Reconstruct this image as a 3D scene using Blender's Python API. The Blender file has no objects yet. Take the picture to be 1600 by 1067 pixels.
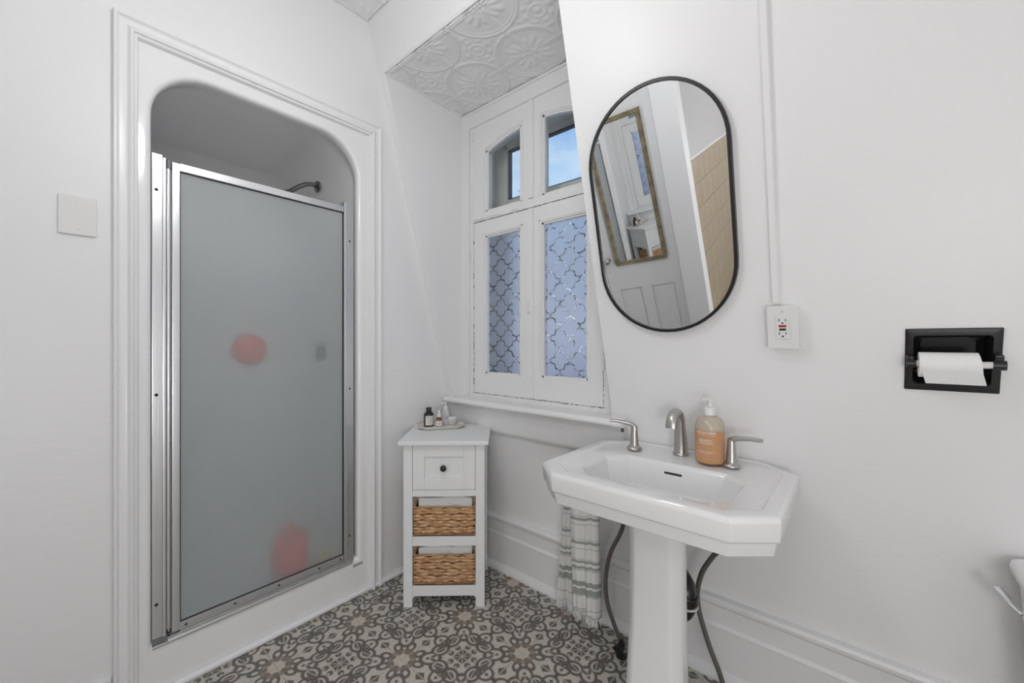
import bpy, bmesh, math, random
from mathutils import Vector, Matrix
random.seed(7)
PI = math.pi
SC = bpy.context.scene
COL = SC.collection

# ------------------------------------------------------------------ camera, world, light, exposure
cam_d = bpy.data.cameras.new('camera'); cam_d.sensor_width = 36; cam_d.lens = 632/1600*36
cam = bpy.data.objects.new('camera', cam_d); COL.objects.link(cam)
cam.location = (0, 0, 1.25); cam.rotation_euler = (PI/2, 0, math.radians(40.77)); cam_d.clip_start = .02
SC.camera = cam
SC.view_settings.view_transform = 'Standard'; SC.view_settings.look = 'None'
SC.view_settings.gamma = 1; SC.view_settings.use_curve_mapping = False
SC.view_settings.exposure = 0.19

def world():
    w = bpy.data.worlds.new('sky'); SC.world = w; w.use_nodes = True
    nt = w.node_tree; N = nt.nodes; L = nt.links; N.clear()
    out = N.new('ShaderNodeOutputWorld'); bg = N.new('ShaderNodeBackground'); bg.inputs[1].default_value = 1.0
    tc = N.new('ShaderNodeTexCoord'); sp = N.new('ShaderNodeSeparateXYZ'); L.new(tc.outputs['Generated'], sp.inputs[0])
    cr = N.new('ShaderNodeValToRGB'); L.new(sp.outputs['Z'], cr.inputs[0])
    e = cr.color_ramp.elements
    e[0].position = 0; e[0].color = (.66, .70, .88, 1); e[1].position = 1; e[1].color = (.10, .24, .62, 1)
    a = e.new(.30); a.color = (.46, .68, .98, 1); a = e.new(.55); a.color = (.20, .40, .80, 1)
    nz = N.new('ShaderNodeTexNoise'); nz.inputs['Scale'].default_value = 2.6; nz.inputs['Detail'].default_value = 7
    nz.inputs['Roughness'].default_value = .62
    mp = N.new('ShaderNodeMapping'); mp.inputs['Scale'].default_value = (1, 1, 2.2); mp.inputs['Location'].default_value = (.35, .1, .2)
    L.new(tc.outputs['Generated'], mp.inputs[0]); L.new(mp.outputs[0], nz.inputs['Vector'])
    cc = N.new('ShaderNodeValToRGB'); L.new(nz.outputs[0], cc.inputs[0])
    cc.color_ramp.elements[0].position = .40; cc.color_ramp.elements[1].position = .66
    mx = N.new('ShaderNodeMixRGB'); L.new(cc.outputs[0], mx.inputs[0]); L.new(cr.outputs[0], mx.inputs[1]); mx.inputs[2].default_value = (.88, .93, .99, 1)
    L.new(mx.outputs[0], bg.inputs[0]); L.new(bg.outputs[0], out.inputs[0])
world()

def area(name, loc, size, power, rot=(0, 0, 0), col=(1, .99, .985)):
    d = bpy.data.lights.new(name, 'AREA'); d.shape = 'DISK'; d.size = size; d.energy = power; d.color = col
    o = bpy.data.objects.new(name, d); COL.objects.link(o); o.location = loc; o.rotation_euler = rot
    return o
area('fill_light_alcove', (-.1, -1.25, 2.72), .42, 5)  # added ceiling lamp out of view, for soft even light
def globe(name, loc, power, r=.11):
    d = bpy.data.lights.new(name, 'POINT'); d.energy = power; d.shadow_soft_size = r; d.color = (1, .99, .985)
    o = bpy.data.objects.new(name, d); COL.objects.link(o); o.location = loc; return o
ADDED_PENDANT = (-.86, .38, 2.27)
globe('added_light_pendant', ADDED_PENDANT, 10.5, .12)  # added unseen pendant, main light reaching the dormer and far corner
FILL_FLOOR = (.50, -.28, .92)
globe('fill_light_floor', FILL_FLOOR, 16, .17)  # added unseen lamp that lifts the dim floor and lower walls
FILL_GLOBES = [(.0, -2.02, 1.45, 5), (.65, -2.02, 1.45, 7)]
for gx_, gy_, gz_, gp_ in FILL_GLOBES: globe('fill_light_wall', (gx_, gy_, gz_), gp_)  # added unseen globes, fill light from behind the camera

# ------------------------------------------------------------------ node helpers and materials
class V:                                           # tiny expression builder over math nodes
    nt = None
    def __init__(s, sock): s.s = sock
    @staticmethod
    def op(o, *a):
        n = V.nt.nodes.new('ShaderNodeMath'); n.operation = o
        for i, x in enumerate(a):
            if isinstance(x, V): V.nt.links.new(x.s, n.inputs[i])
            else: n.inputs[i].default_value = x
        return V(n.outputs[0])
    def __add__(a, b): return V.op('ADD', a, b)
    __radd__ = __add__
    def __sub__(a, b): return V.op('SUBTRACT', a, b)
    def __rsub__(a, b): return V.op('SUBTRACT', b, a)
    def __mul__(a, b): return V.op('MULTIPLY', a, b)
    __rmul__ = __mul__
    def __truediv__(a, b): return V.op('DIVIDE', a, b)
    def abs(a): return V.op('ABSOLUTE', a)
def vmin(*a):
    r = a[0]
    for x in a[1:]: r = V.op('MINIMUM', r, x)
    return r
def vmax(*a):
    r = a[0]
    for x in a[1:]: r = V.op('MAXIMUM', r, x)
    return r
def vlen(x, y): return V.op('SQRT', x*x + y*y)
def inside(d, w=.012):                            # 1 where d < 0, soft edge
    n = V.nt.nodes.new('ShaderNodeMapRange'); V.nt.links.new(d.s, n.inputs[0])
    n.inputs[1].default_value = -w; n.inputs[2].default_value = w; n.inputs[3].default_value = 1; n.inputs[4].default_value = 0
    return V(n.outputs[0])
def mixc(nt, fac, a, b):
    n = nt.nodes.new('ShaderNodeMixRGB')
    if isinstance(fac, V): nt.links.new(fac.s, n.inputs[0])
    elif hasattr(fac, 'links'): nt.links.new(fac, n.inputs[0])
    else: n.inputs[0].default_value = fac
    for k, x in ((1, a), (2, b)):
        if isinstance(x, tuple): n.inputs[k].default_value = (*x, 1)
        else: nt.links.new(x, n.inputs[k])
    return n.outputs[0]

def mat(name, col, rough=.5, metal=0, bump=None, spec=None, coat=0, var=None, trans=0, ior=None, noise_coord='Object'):
    m = bpy.data.materials.new(name); m.use_nodes = True
    nt = m.node_tree; b = nt.nodes['Principled BSDF']
    b.inputs['Base Color'].default_value = (*col, 1); b.inputs['Roughness'].default_value = rough; b.inputs['Metallic'].default_value = metal
    if spec is not None: b.inputs['Specular IOR Level'].default_value = spec
    if coat: b.inputs['Coat Weight'].default_value = coat; b.inputs['Coat Roughness'].default_value = .06
    if trans: b.inputs['Transmission Weight'].default_value = trans
    if ior: b.inputs['IOR'].default_value = ior
    if bump or var:
        tc = nt.nodes.new('ShaderNodeTexCoord'); mp = nt.nodes.new('ShaderNodeMapping'); nt.links.new(tc.outputs[noise_coord], mp.inputs[0])
        if bump:
            sc, st, scale3 = bump
            mp.inputs['Scale'].default_value = scale3
            nz = nt.nodes.new('ShaderNodeTexNoise'); nz.inputs['Scale'].default_value = sc; nz.inputs['Detail'].default_value = 4
            nt.links.new(mp.outputs[0], nz.inputs['Vector'])
            bp = nt.nodes.new('ShaderNodeBump'); bp.inputs['Strength'].default_value = st; bp.inputs['Distance'].default_value = .004
            nt.links.new(nz.outputs[0], bp.inputs['Height']); nt.links.new(bp.outputs[0], b.inputs['Normal'])
        if var:
            c2, sc = var
            n2 = nt.nodes.new('ShaderNodeTexNoise'); n2.inputs['Scale'].default_value = sc; n2.inputs['Detail'].default_value = 5
            nt.links.new(mp.outputs[0], n2.inputs['Vector'])
            rp = nt.nodes.new('ShaderNodeValToRGB'); rp.color_ramp.elements[0].position = .38; rp.color_ramp.elements[1].position = .62
            nt.links.new(n2.outputs[0], rp.inputs[0])
            nt.links.new(mixc(nt, rp.outputs[0], col, c2), b.inputs['Base Color'])
    return m

WH = (.855, .857, .865)
M = {}
M['wall'] = mat('wall_paint', WH, .42, bump=(14, .22, (1, 1, 3)))
M['trim'] = mat('trim_gloss_paint', (.855, .857, .865), .28, bump=(30, .10, (1, 1, 1)))
M['oldpaint'] = mat('old_window_paint', (.84, .84, .84), .35, bump=(40, .35, (1, 1, .4)))
M['tin'] = mat('tin_ceiling_paint', (.84, .845, .85), .35, bump=(60, .10, (1, 1, 1)))
M['cream'] = mat('aged_cream_paint', (.82, .81, .75), .5, var=((.74, .73, .67), 5))
M['acrylic'] = mat('shower_acrylic', (.88, .88, .885), .16, coat=.3, bump=(3, .12, (1, 1, 1)))
M['alu'] = mat('brushed_aluminium', (.80, .81, .83), .30, 1, bump=(8, .08, (30, 30, 1)))
M['chrome'] = mat('polished_chrome', (.82, .83, .84), .10, 1)
M['nickel'] = mat('brushed_nickel', (.50, .485, .465), .30, 1, bump=(12, .05, (30, 30, 2)))
M['dkchrome'] = mat('dark_chrome', (.24, .245, .25), .22, 1)
M['darkmetal'] = mat('dark_metal', (.06, .06, .065), .35, .8)
M['black'] = mat('black_paint', (.010, .010, .011), .38)
M['blackpl'] = mat('black_plastic', (.016, .016, .018), .32)
M['ceramic'] = mat('white_ceramic', (.82, .82, .825), .12, coat=.4)
M['plastic'] = mat('white_plastic', (.80, .80, .79), .3)
M['cabinet'] = mat('cabinet_white_paint', (.82, .83, .835), .38)
M['mirror'] = mat('mirror_silver', (.93, .94, .945), .004, 1)
M['hose'] = mat('braided_hose', (.16, .15, .135), .42, .6, bump=(260, .6, (1, 1, 1)))
M['pvc'] = mat('black_drain_pipe', (.012, .012, .012), .3)
M['crack'] = mat('dark_crack', (.10, .09, .08), .9)
M['paper'] = mat('toilet_paper', (.84, .84, .84), .85, bump=(180, .25, (1, 1, 1)))
M['red'] = mat('red_plastic', (.75, .03, .02), .4)
M['yellow'] = mat('yellow_plastic', (.62, .50, .10), .5)
M['redbtn'] = mat('red_button', (.42, .04, .04), .4)
M['linen'] = mat('white_linen', (.80, .80, .79), .9, bump=(120, .5, (1, 1, 1)))
M['grout'] = mat('grout', (.62, .60, .56), .8)
M['subfloor'] = mat('grey_grout', (.33, .32, .30), .9)
M['beige'] = mat('beige_wall_tile', (.43, .35, .25), .25, var=((.39, .315, .22), 2))
M['gold'] = mat('aged_gilt_wood', (.30, .25, .14), .5, var=((.17, .14, .085), 16), bump=(60, .6, (1, 1, 1)))
M['marble'] = mat('pale_stone', (.74, .70, .64), .5, var=((.66, .60, .54), 22))
M['amberblk'] = mat('dark_brown_bottle', (.018, .011, .009), .18)
M['amber'] = mat('amber_glass', (.20, .065, .012), .12)
M['label'] = mat('paper_label', (.72, .71, .66), .7, var=((.62, .62, .58), 140))
M['labelw'] = mat('white_paper_label', (.78, .77, .80), .7)
M['ink'] = mat('grey_ink', (.18, .18, .19), .8)
M['inkred'] = mat('red_ink', (.65, .16, .13), .8)
M['inkw'] = mat('white_ink', (.90, .88, .84), .7)
M['clear'] = mat('clear_plastic', (.92, .93, .94), .12, trans=.55, ior=1.35)
M['frostjar'] = mat('frosted_jar_glass', (.82, .86, .85), .3, trans=.3, ior=1.3)
M['bark'] = mat('tree_bark', (.10, .085, .075), .9)
M['ground'] = mat('outdoor_ground', (.42, .38, .40), .95, var=((.52, .47, .48), .4))
M['brick'] = mat('far_brick', (.20, .15, .15), .9)
M['roof'] = mat('far_roof', (.12, .11, .13), .9)
M['lead'] = mat('blue_led', (.05, .25, .6), .4)

def mat_lamp():
    m = bpy.data.materials.new('added_lamp_diffuser'); m.use_nodes = True; b = m.node_tree.nodes['Principled BSDF']
    b.inputs['Base Color'].default_value = (.9, .9, .88, 1); b.inputs['Emission Color'].default_value = (1, .97, .93, 1); b.inputs['Emission Strength'].default_value = 1.6
    return m
M['lamp'] = mat_lamp()

def mat_glass():
    m = bpy.data.materials.new('clear_window_glass'); m.use_nodes = True; nt = m.node_tree; nt.nodes.clear()
    o = nt.nodes.new('ShaderNodeOutputMaterial'); t = nt.nodes.new('ShaderNodeBsdfTransparent'); g = nt.nodes.new('ShaderNodeBsdfGlossy')
    t.inputs[0].default_value = (.95, .97, .97, 1); g.inputs['Roughness'].default_value = .02
    f = nt.nodes.new('ShaderNodeFresnel'); f.inputs[0].default_value = 1.25; mx = nt.nodes.new('ShaderNodeMixShader')
    nt.links.new(f.outputs[0], mx.inputs[0]); nt.links.new(t.outputs[0], mx.inputs[1]); nt.links.new(g.outputs[0], mx.inputs[2]); nt.links.new(mx.outputs[0], o.inputs[0])
    return m
M['glass'] = mat_glass()
def mat_globe():
    m = bpy.data.materials.new('added_lamp_glow'); m.use_nodes = True; nt = m.node_tree; nt.nodes.clear()
    o = nt.nodes.new('ShaderNodeOutputMaterial'); t = nt.nodes.new('ShaderNodeBsdfTransparent'); e = nt.nodes.new('ShaderNodeEmission'); a_ = nt.nodes.new('ShaderNodeAddShader')
    t.inputs[0].default_value = (.9, .9, .9, 1); e.inputs[1].default_value = 1.2
    nt.links.new(t.outputs[0], a_.inputs[0]); nt.links.new(e.outputs[0], a_.inputs[1]); nt.links.new(a_.outputs[0], o.inputs[0]); return m
M['globe'] = mat_globe()

def mat_film():
    # frosted privacy film with a clear, glittering ogee lattice
    m = bpy.data.materials.new('frosted_lattice_film'); m.use_nodes = True; nt = m.node_tree; V.nt = nt
    b = nt.nodes['Principled BSDF']
    tc = nt.nodes.new('ShaderNodeTexCoord'); sp = nt.nodes.new('ShaderNodeSeparateXYZ')
    geo = nt.nodes.new('ShaderNodeNewGeometry'); nt.links.new(geo.outputs['Position'], sp.inputs[0])
    x = V(sp.outputs['X']); z = V(sp.outputs['Z'])
    P = .115; Q = .115
    # diamond lattice with rounded quatrefoil bulges
    def lat(x0, z0):
        u = (V.op('PINGPONG', x + (5 + x0), P/2))*(2/P); v = (V.op('PINGPONG', z + (5 + z0), Q/2))*(2/Q)
        return u, v
    u, v = lat(0, 0)
    s = u + v - 1.0
    d = vlen(u - .5, v - .5)
    wob = V.op('SINE', (u - v)*(PI*2))*.11
    line = V.op('ABSOLUTE', s + wob)
    on = inside(line - .105, .03)
    vor = nt.nodes.new('ShaderNodeTexVoronoi'); vor.inputs['Scale'].default_value = 170
    nt.links.new(tc.outputs['Object'], vor.inputs['Vector'])
    sc = nt.nodes.new('ShaderNodeSeparateColor'); nt.links.new(vor.outputs['Color'], sc.inputs[0])
    big = nt.nodes.new('ShaderNodeTexNoise'); big.inputs['Scale'].default_value = 13; nt.links.new(tc.outputs['Object'], big.inputs['Vector'])
    bp = nt.nodes.new('ShaderNodeBump'); bp.inputs['Distance'].default_value = .02; bp.inputs['Strength'].default_value = 1
    h = V(sc.outputs[0])*on
    nt.links.new(h.s, bp.inputs['Height']); nt.links.new(bp.outputs[0], b.inputs['Normal'])
    r = .50 - on*.45
    nt.links.new(r.s, b.inputs['Roughness'])
    ch = nt.nodes.new('ShaderNodeValToRGB'); k_ = V(sc.outputs[1])*.6 + V(big.outputs[0])*.9 - .25; nt.links.new(k_.s, ch.inputs[0])
    e = ch.color_ramp.elements; e[0].position = .28; e[0].color = (.20, .17, .15, 1); e[1].position = .58; e[1].color = (1, 1, 1, 1)
    k = e.new(.44); k.color = (.62, .64, .70, 1)
    nt.links.new(mixc(nt, on, (.84, .87, .97), ch.outputs[0]), b.inputs['Base Color'])
    b.inputs['Transmission Weight'].default_value = .95; b.inputs['IOR'].default_value = 1.2
    tl = nt.nodes.new('ShaderNodeBsdfTranslucent'); tl.inputs[0].default_value = (.85, .87, .90, 1)
    mx = nt.nodes.new('ShaderNodeMixShader'); f_ = .22 - on*.20; nt.links.new(f_.s, mx.inputs[0])
    nt.links.new(b.outputs[0], mx.inputs[1]); nt.links.new(tl.outputs[0], mx.inputs[2])
    nt.links.new(mx.outputs[0], nt.nodes['Material Output'].inputs[0])
    return m
M['film'] = mat_film()

def mat_shower():
    m = bpy.data.materials.new('obscure_shower_glass'); m.use_nodes = True; nt = m.node_tree; V.nt = nt
    b = nt.nodes['Principled BSDF']; b.inputs['Base Color'].default_value = (.93, .97, .98, 1)
    b.inputs['Transmission Weight'].default_value = .82; b.inputs['IOR'].default_value = 1.3
    tc = nt.nodes.new('ShaderNodeTexCoord')
    nz = nt.nodes.new('ShaderNodeTexNoise'); nz.inputs['Scale'].default_value = 260; nz.inputs['Detail'].default_value = 2
    nt.links.new(tc.outputs['Object'], nz.inputs['Vector'])
    vo = nt.nodes.new('ShaderNodeTexVoronoi'); vo.inputs['Scale'].default_value = 55; nt.links.new(tc.outputs['Object'], vo.inputs['Vector'])
    drop = inside(V(vo.outputs['Distance']) - .10, .04)
    n2 = nt.nodes.new('ShaderNodeTexNoise'); n2.inputs['Scale'].default_value = 5; nt.links.new(tc.outputs['Object'], n2.inputs['Vector'])
    h = V(nz.outputs[0])*.35 + drop*inside(.52 - V(n2.outputs[0]), .06)*.9
    bp = nt.nodes.new('ShaderNodeBump'); bp.inputs['Distance'].default_value = .002; bp.inputs['Strength'].default_value = .55
    nt.links.new(h.s, bp.inputs['Height']); nt.links.new(bp.outputs[0], b.inputs['Normal'])
    b.inputs['Roughness'].default_value = .43
    tl = nt.nodes.new('ShaderNodeBsdfTranslucent'); tl.inputs[0].default_value = (.75, .79, .80, 1)
    mx = nt.nodes.new('ShaderNodeMixShader'); mx.inputs[0].default_value = .10
    nt.links.new(b.outputs[0], mx.inputs[1]); nt.links.new(tl.outputs[0], mx.inputs[2])
    nt.links.new(mx.outputs[0], nt.nodes['Material Output'].inputs[0])
    return m
M['shglass'] = mat_shower()

def mat_floor():
    m = bpy.data.materials.new('patterned_cement_tile'); m.use_nodes = True; nt = m.node_tree; V.nt = nt
    b = nt.nodes['Principled BSDF']; b.inputs['Roughness'].default_value = .42
    geo = nt.nodes.new('ShaderNodeNewGeometry'); sp = nt.nodes.new('ShaderNodeSeparateXYZ'); nt.links.new(geo.outputs['Position'], sp.inputs[0])
    T = .1675
    a0 = V.op('PINGPONG', V(sp.outputs['X']) + (1.70 + T*20), T)*(1/T)
    b0 = V.op('PINGPONG', V(sp.outputs['Y']) + (-.92 + T*20), T)*(1/T)
    a = vmax(a0, b0); c = vmin(a0, b0)
    R2 = math.sqrt(.5)
    d1 = (a + c)*R2; d2 = (a - c)*R2
    r = vlen(a, c)
    def ell(px, py, x0, y0, ax, by, ang=0):
        x = px - x0; y = py - y0
        if ang:
            ca, sa = math.cos(ang), math.sin(ang); x, y = x*ca + y*sa, y*ca - x*sa
        return (vlen(x*(1/ax), y*(1/by)) - 1)*min(ax, by)
    def dia(px, py, x0, y0, ax, by):
        return ((px - x0).abs()*(1/ax) + (py - y0).abs()*(1/by) - 1)*min(ax, by)
    def ring(d, w): return d.abs() - w
    p = 1 - a; q = 1 - c                                    # measured from the flower corner, p <= q
    # scalloped outlines
    s1 = ell(d1, d2, .66, 0, .23, .17); s2 = ell(d1, d2, .88, .25, .20, .16, .5)
    s3 = ell(a, c, 1, .26, .17, .20)
    band = ring(vmin(s1, s2), .034)
    band2 = ring(s3, .030)
    band3 = vmax(ring(r - .47, .028), .34 - d2*1.0)
    egg = ring(ell(a, c, .385, .165, .115, .080, .42), .030)
    kite = vmax(dia(a, c, .70, 0, .15, .12), .014 - c)
    ov = vmax(ell(d1, d2, .88, .25, .12, .078, .5), .010 - (d2 - .25 - (d1 - .88)*.5).abs())
    leaf = ell(d1, d2, .745, .058, .085, .038, .55)
    leaf2 = ell(a, c, .94, .34, .038, .085, .5)
    dots = vmin(dia(d1, d2, .60, 0, .055, .045), ell(d1, d2, .90, 0, .04, .03), dia(a, c, 1, .20, .05, .05), ell(a, c, 1, .50, .03, .04), ell(a, c, 1, .0, .05, .05))
    flower = vmax(vmax(p, q) - .165, .014 - vmin(p, q), .012 - (q - p))
    buds = vmax(ell(p, q, .105, .275, .072, .072), .026 - vlen(p - .11, q - .31))
    dark = vmin(band, band2, band3, egg, kite, ov, leaf, leaf2, dots, flower, buds)
    on = inside(dark, .012)
    star = vmin(a - .150, d1 - .150)
    zone = vmax(r - .33, star*-1)
    gems = vmin(dia(a, c, .262, 0, .06, .055), dia(d1, d2, .262, 0, .06, .055))
    nz = nt.nodes.new('ShaderNodeTexNoise'); nz.inputs['Scale'].default_value = 70; nz.inputs['Detail'].default_value = 4
    nt.links.new(geo.outputs['Position'], nz.inputs['Vector'])
    n2 = nt.nodes.new('ShaderNodeTexNoise'); n2.inputs['Scale'].default_value = 5; nt.links.new(geo.outputs['Position'], n2.inputs['Vector'])
    cream = mixc(nt, nz.outputs[0], (.50, .475, .42), (.62, .59, .53))
    drk = mixc(nt, nz.outputs[0], (.095, .088, .082), (.17, .158, .145))
    col = mixc(nt, on, cream, drk)
    zc = mixc(nt, nz.outputs[0], (.17, .15, .125), (.24, .21, .18))
    col = mixc(nt, inside(zone), col, zc)
    col = mixc(nt, inside(vmax(gems, star*-1)), col, (.36, .28, .22))
    col = mixc(nt, inside(star), col, mixc(nt, n2.outputs[0], (.56, .50, .44), (.60, .55, .48)))
    nt.links.new(col, b.inputs['Base Color'])
    return m
M['floor'] = mat_floor()

def mat_towel():
    m = bpy.data.materials.new('striped_towel_cloth'); m.use_nodes = True; nt = m.node_tree; V.nt = nt
    b = nt.nodes['Principled BSDF']; b.inputs['Roughness'].default_value = .9
    uv = nt.nodes.new('ShaderNodeUVMap'); sp = nt.nodes.new('ShaderNodeSeparateXYZ'); nt.links.new(uv.outputs[0], sp.inputs[0])
    v = V(sp.outputs['Y']); ds = None
    for z0, w in ((.098, .0018), (.156, .0022), (.172, .013), (.204, .0095), (.213, .0015), (.262, .0015), (.273, .006), (.297, .0055), (.307, .0012),
                  (.352, .0012), (.378, .006), (.391, .0012), (.455, .0012), (.478, .006), (.491, .0012), (.56, .004)):
        d = (v - z0).abs() - w
        ds = d if ds is None else vmin(ds, d)
    nt.links.new(mixc(nt, inside(ds, .0012), (.76, .755, .73), (.34, .365, .335)), b.inputs['Base Color'])
    wv = nt.nodes.new('ShaderNodeTexNoise'); wv.inputs['Scale'].default_value = 300
    tc = nt.nodes.new('ShaderNodeTexCoord'); nt.links.new(tc.outputs['Object'], wv.inputs['Vector'])
    bp = nt.nodes.new('ShaderNodeBump'); bp.inputs['Distance'].default_value = .002; bp.inputs['Strength'].default_value = .5
    nt.links.new(wv.outputs[0], bp.inputs['Height']); nt.links.new(bp.outputs[0], b.inputs['Normal'])
    return m
M['towel'] = mat_towel()

def mat_soap():
    m = bpy.data.materials.new('amber_soap_bottle'); m.use_nodes = True; nt = m.node_tree; V.nt = nt
    b = nt.nodes['Principled BSDF']; b.inputs['Roughness'].default_value = .16
    tc = nt.nodes.new('ShaderNodeTexCoord'); sp = nt.nodes.new('ShaderNodeSeparateXYZ'); nt.links.new(tc.outputs['Object'], sp.inputs[0])
    nz = nt.nodes.new('ShaderNodeTexNoise'); nz.inputs['Scale'].default_value = 50; nt.links.new(tc.outputs['Object'], nz.inputs['Vector'])
    lvl = .112 - V(sp.outputs['Z']) + (V(nz.outputs[0]) - .5)*.02
    foam = mixc(nt, nz.outputs[0], (.50, .42, .33), (.66, .58, .48))
    liq = mixc(nt, nz.outputs[0], (.62, .32, .15), (.66, .36, .19))
    nt.links.new(mixc(nt, inside(lvl, .004), liq, foam), b.inputs['Base Color'])
    b.inputs['Transmission Weight'].default_value = .15
    b.inputs['Subsurface Weight'].default_value = 0
    return m
M['soap'] = mat_soap()

def mat_basket():
    m = bpy.data.materials.new('woven_reed'); m.use_nodes = True; nt = m.node_tree; V.nt = nt
    b = nt.nodes['Principled BSDF']; b.inputs['Roughness'].default_value = .6
    tc = nt.nodes.new('ShaderNodeTexCoord'); mp = nt.nodes.new('ShaderNodeMapping'); mp.inputs['Scale'].default_value = (1, 1, 9)
    nt.links.new(tc.outputs['Object'], mp.inputs[0])
    nz = nt.nodes.new('ShaderNodeTexNoise'); nz.inputs['Scale'].default_value = 28; nz.inputs['Detail'].default_value = 6; nt.links.new(mp.outputs[0], nz.inputs['Vector'])
    rp = nt.nodes.new('ShaderNodeValToRGB'); nt.links.new(nz.outputs[0], rp.inputs[0])
    e = rp.color_ramp.elements; e[0].position = .30; e[0].color = (.22, .095, .04, 1); e[1].position = .66; e[1].color = (.80, .56, .34, 1)
    k = e.new(.48); k.color = (.50, .27, .125, 1)
    nt.links.new(rp.outputs[0], b.inputs['Base Color'])
    bp = nt.nodes.new('ShaderNodeBump'); bp.inputs['Distance'].default_value = .003; bp.inputs['Strength'].default_value = .8
    nt.links.new(nz.outputs[0], bp.inputs['Height']); nt.links.new(bp.outputs[0], b.inputs['Normal'])
    return m
M['basket'] = mat_basket()
M['basketgap'] = mat('basket_gap_shade', (.10, .05, .025), .8)  # dark brown puts the shade between reed strands into the colour

# ------------------------------------------------------------------ geometry helpers
class MB:
    def __init__(s): s.bm = bmesh.new()
    def box(s, x0, x1, y0, y1, z0, z1, bev=0, mtx=None):
        r = bmesh.ops.create_cube(s.bm, size=1); vs = r['verts']
        for v in vs:
            v.co = Vector(((x0+x1)/2 + v.co.x*(x1-x0), (y0+y1)/2 + v.co.y*(y1-y0), (z0+z1)/2 + v.co.z*(z1-z0)))
        if bev:
            es = {e for v in vs for e in v.link_edges}
            n0 = set(s.bm.verts) - set(vs)
            bmesh.ops.bevel(s.bm, geom=list(es), offset=bev, segments=2, affect='EDGES', profile=.6)
            vs = [v for v in s.bm.verts if v not in n0]
        if mtx:
            for v in vs: v.co = mtx @ v.co
        return s
    def prism(s, poly, f0, f1):                     # f0(p), f1(p): 2-D point -> 3-D on near/far side
        a = [s.bm.verts.new(f0(p)) for p in poly]; b = [s.bm.verts.new(f1(p)) for p in poly]
        n = len(poly)
        s.bm.faces.new(a); s.bm.faces.new(b[::-1])
        for i in range(n): s.bm.faces.new((a[i], b[i], b[(i+1) % n], a[(i+1) % n]))
        return s
    def tube(s, pts, r, n=12, cap=True, flat=1.0, up=Vector((0, 0, 1))):
        pts = [Vector(p) for p in pts]; rings = []
        rr = r if isinstance(r, (list, tuple)) else [r]*len(pts)
        prev = None
        for i, p in enumerate(pts):
            t = (pts[min(i+1, len(pts)-1)] - pts[max(i-1, 0)]).normalized()
            if prev is None:
                u = t.cross(up)
                if u.length < 1e-3: u = t.cross(Vector((1, 0, 0)))
                u.normalize()
            else:
                u = prev - t*prev.dot(t); u.normalize()
            prev = u; w = t.cross(u)
            R = rr[i]; ru, rw = (R if isinstance(R, tuple) else (R, R*flat))
            rings.append([s.bm.verts.new(p + u*math.cos(2*PI*k/n)*ru + w*math.sin(2*PI*k/n)*rw) for k in range(n)])
        for A, B in zip(rings, rings[1:]):
            for k in range(n): s.bm.faces.new((A[k], A[(k+1) % n], B[(k+1) % n], B[k]))
        if cap: s.bm.faces.new(rings[0][::-1]); s.bm.faces.new(rings[-1])
        return s
    def lathe(s, prof, c=(0, 0, 0), n=24, mtx=None, sx=1, sy=1):
        rings = []
        for r, z in prof:
            if r < 1e-6: rings.append([s.bm.verts.new((0, 0, z))])
            else: rings.append([s.bm.verts.new((math.cos(2*PI*k/n)*r*sx, math.sin(2*PI*k/n)*r*sy, z)) for k in range(n)])
        for A, B in zip(rings, rings[1:]):
            for k in range(n):
                if len(A) == 1 and len(B) == 1: continue
                if len(A) == 1: s.bm.faces.new((A[0], B[k], B[(k+1) % n]))
                elif len(B) == 1: s.bm.faces.new((A[k], A[(k+1) % n], B[0]))
                else: s.bm.faces.new((A[k], A[(k+1) % n], B[(k+1) % n], B[k]))
        for R, rev in ((rings[0], True), (rings[-1], False)):
            if len(R) > 1: s.bm.faces.new(R[::-1] if rev else R)
        m = Matrix.Translation(Vector(c)) @ (mtx or Matrix.Identity(4))
        for R in rings:
            for v in R: v.co = m @ v.co
        return s
    def loft(s, rings, close=True, cap0=False, cap1=False):
        R = [[s.bm.verts.new(p) for p in r] for r in rings]; n = len(R[0])
        for A, B in zip(R, R[1:]):
            for k in range(n if close else n-1): s.bm.faces.new((A[k], A[(k+1) % n], B[(k+1) % n], B[k]))
        if cap0: s.bm.faces.new(R[0][::-1])
        if cap1: s.bm.faces.new(R[-1])
        return s
    def build(s, name, m, parent=None, smooth=None, label=None, kind=None, loc=None, rz=None, normals=True):
        if normals: bmesh.ops.recalc_face_normals(s.bm, faces=s.bm.faces)
        me = bpy.data.meshes.new(name); s.bm.to_mesh(me); s.bm.free()
        me.materials.append(M[m] if isinstance(m, str) else m)
        if smooth is not None:
            me.polygons.foreach_set('use_smooth', [True]*len(me.polygons)); me.set_sharp_from_angle(angle=math.radians(smooth))
        o = bpy.data.objects.new(name, me); COL.objects.link(o)
        if smooth is not None and len(me.polygons) < 3000:
            wn = o.modifiers.new('weighted_normal', 'WEIGHTED_NORMAL'); wn.keep_sharp = True
        if parent: o.parent = parent
        if label: o['label'] = label
        if kind: o['kind'] = kind
        if loc: o.location = loc
        if rz: o.rotation_euler = (0, 0, rz)
        return o
def tag(o, label, cat, group=None, kind=None):
    o['label'] = label; o['category'] = cat
    if group: o['group'] = group
    if kind: o['kind'] = kind
    return o
def thing(name, label, cat, loc=(0, 0, 0), rz=0, group=None):
    o = bpy.data.objects.new(name, None); COL.objects.link(o); o.location = loc; o.rotation_euler = (0, 0, rz); o.empty_display_size = .1
    return tag(o, label, cat, group)
def setting(name, label=None, cat=None):
    o = bpy.data.objects.new(name, None); COL.objects.link(o); o['kind'] = 'structure'
    if label: o['label'] = label
    if cat: o['category'] = cat
    return o
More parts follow.
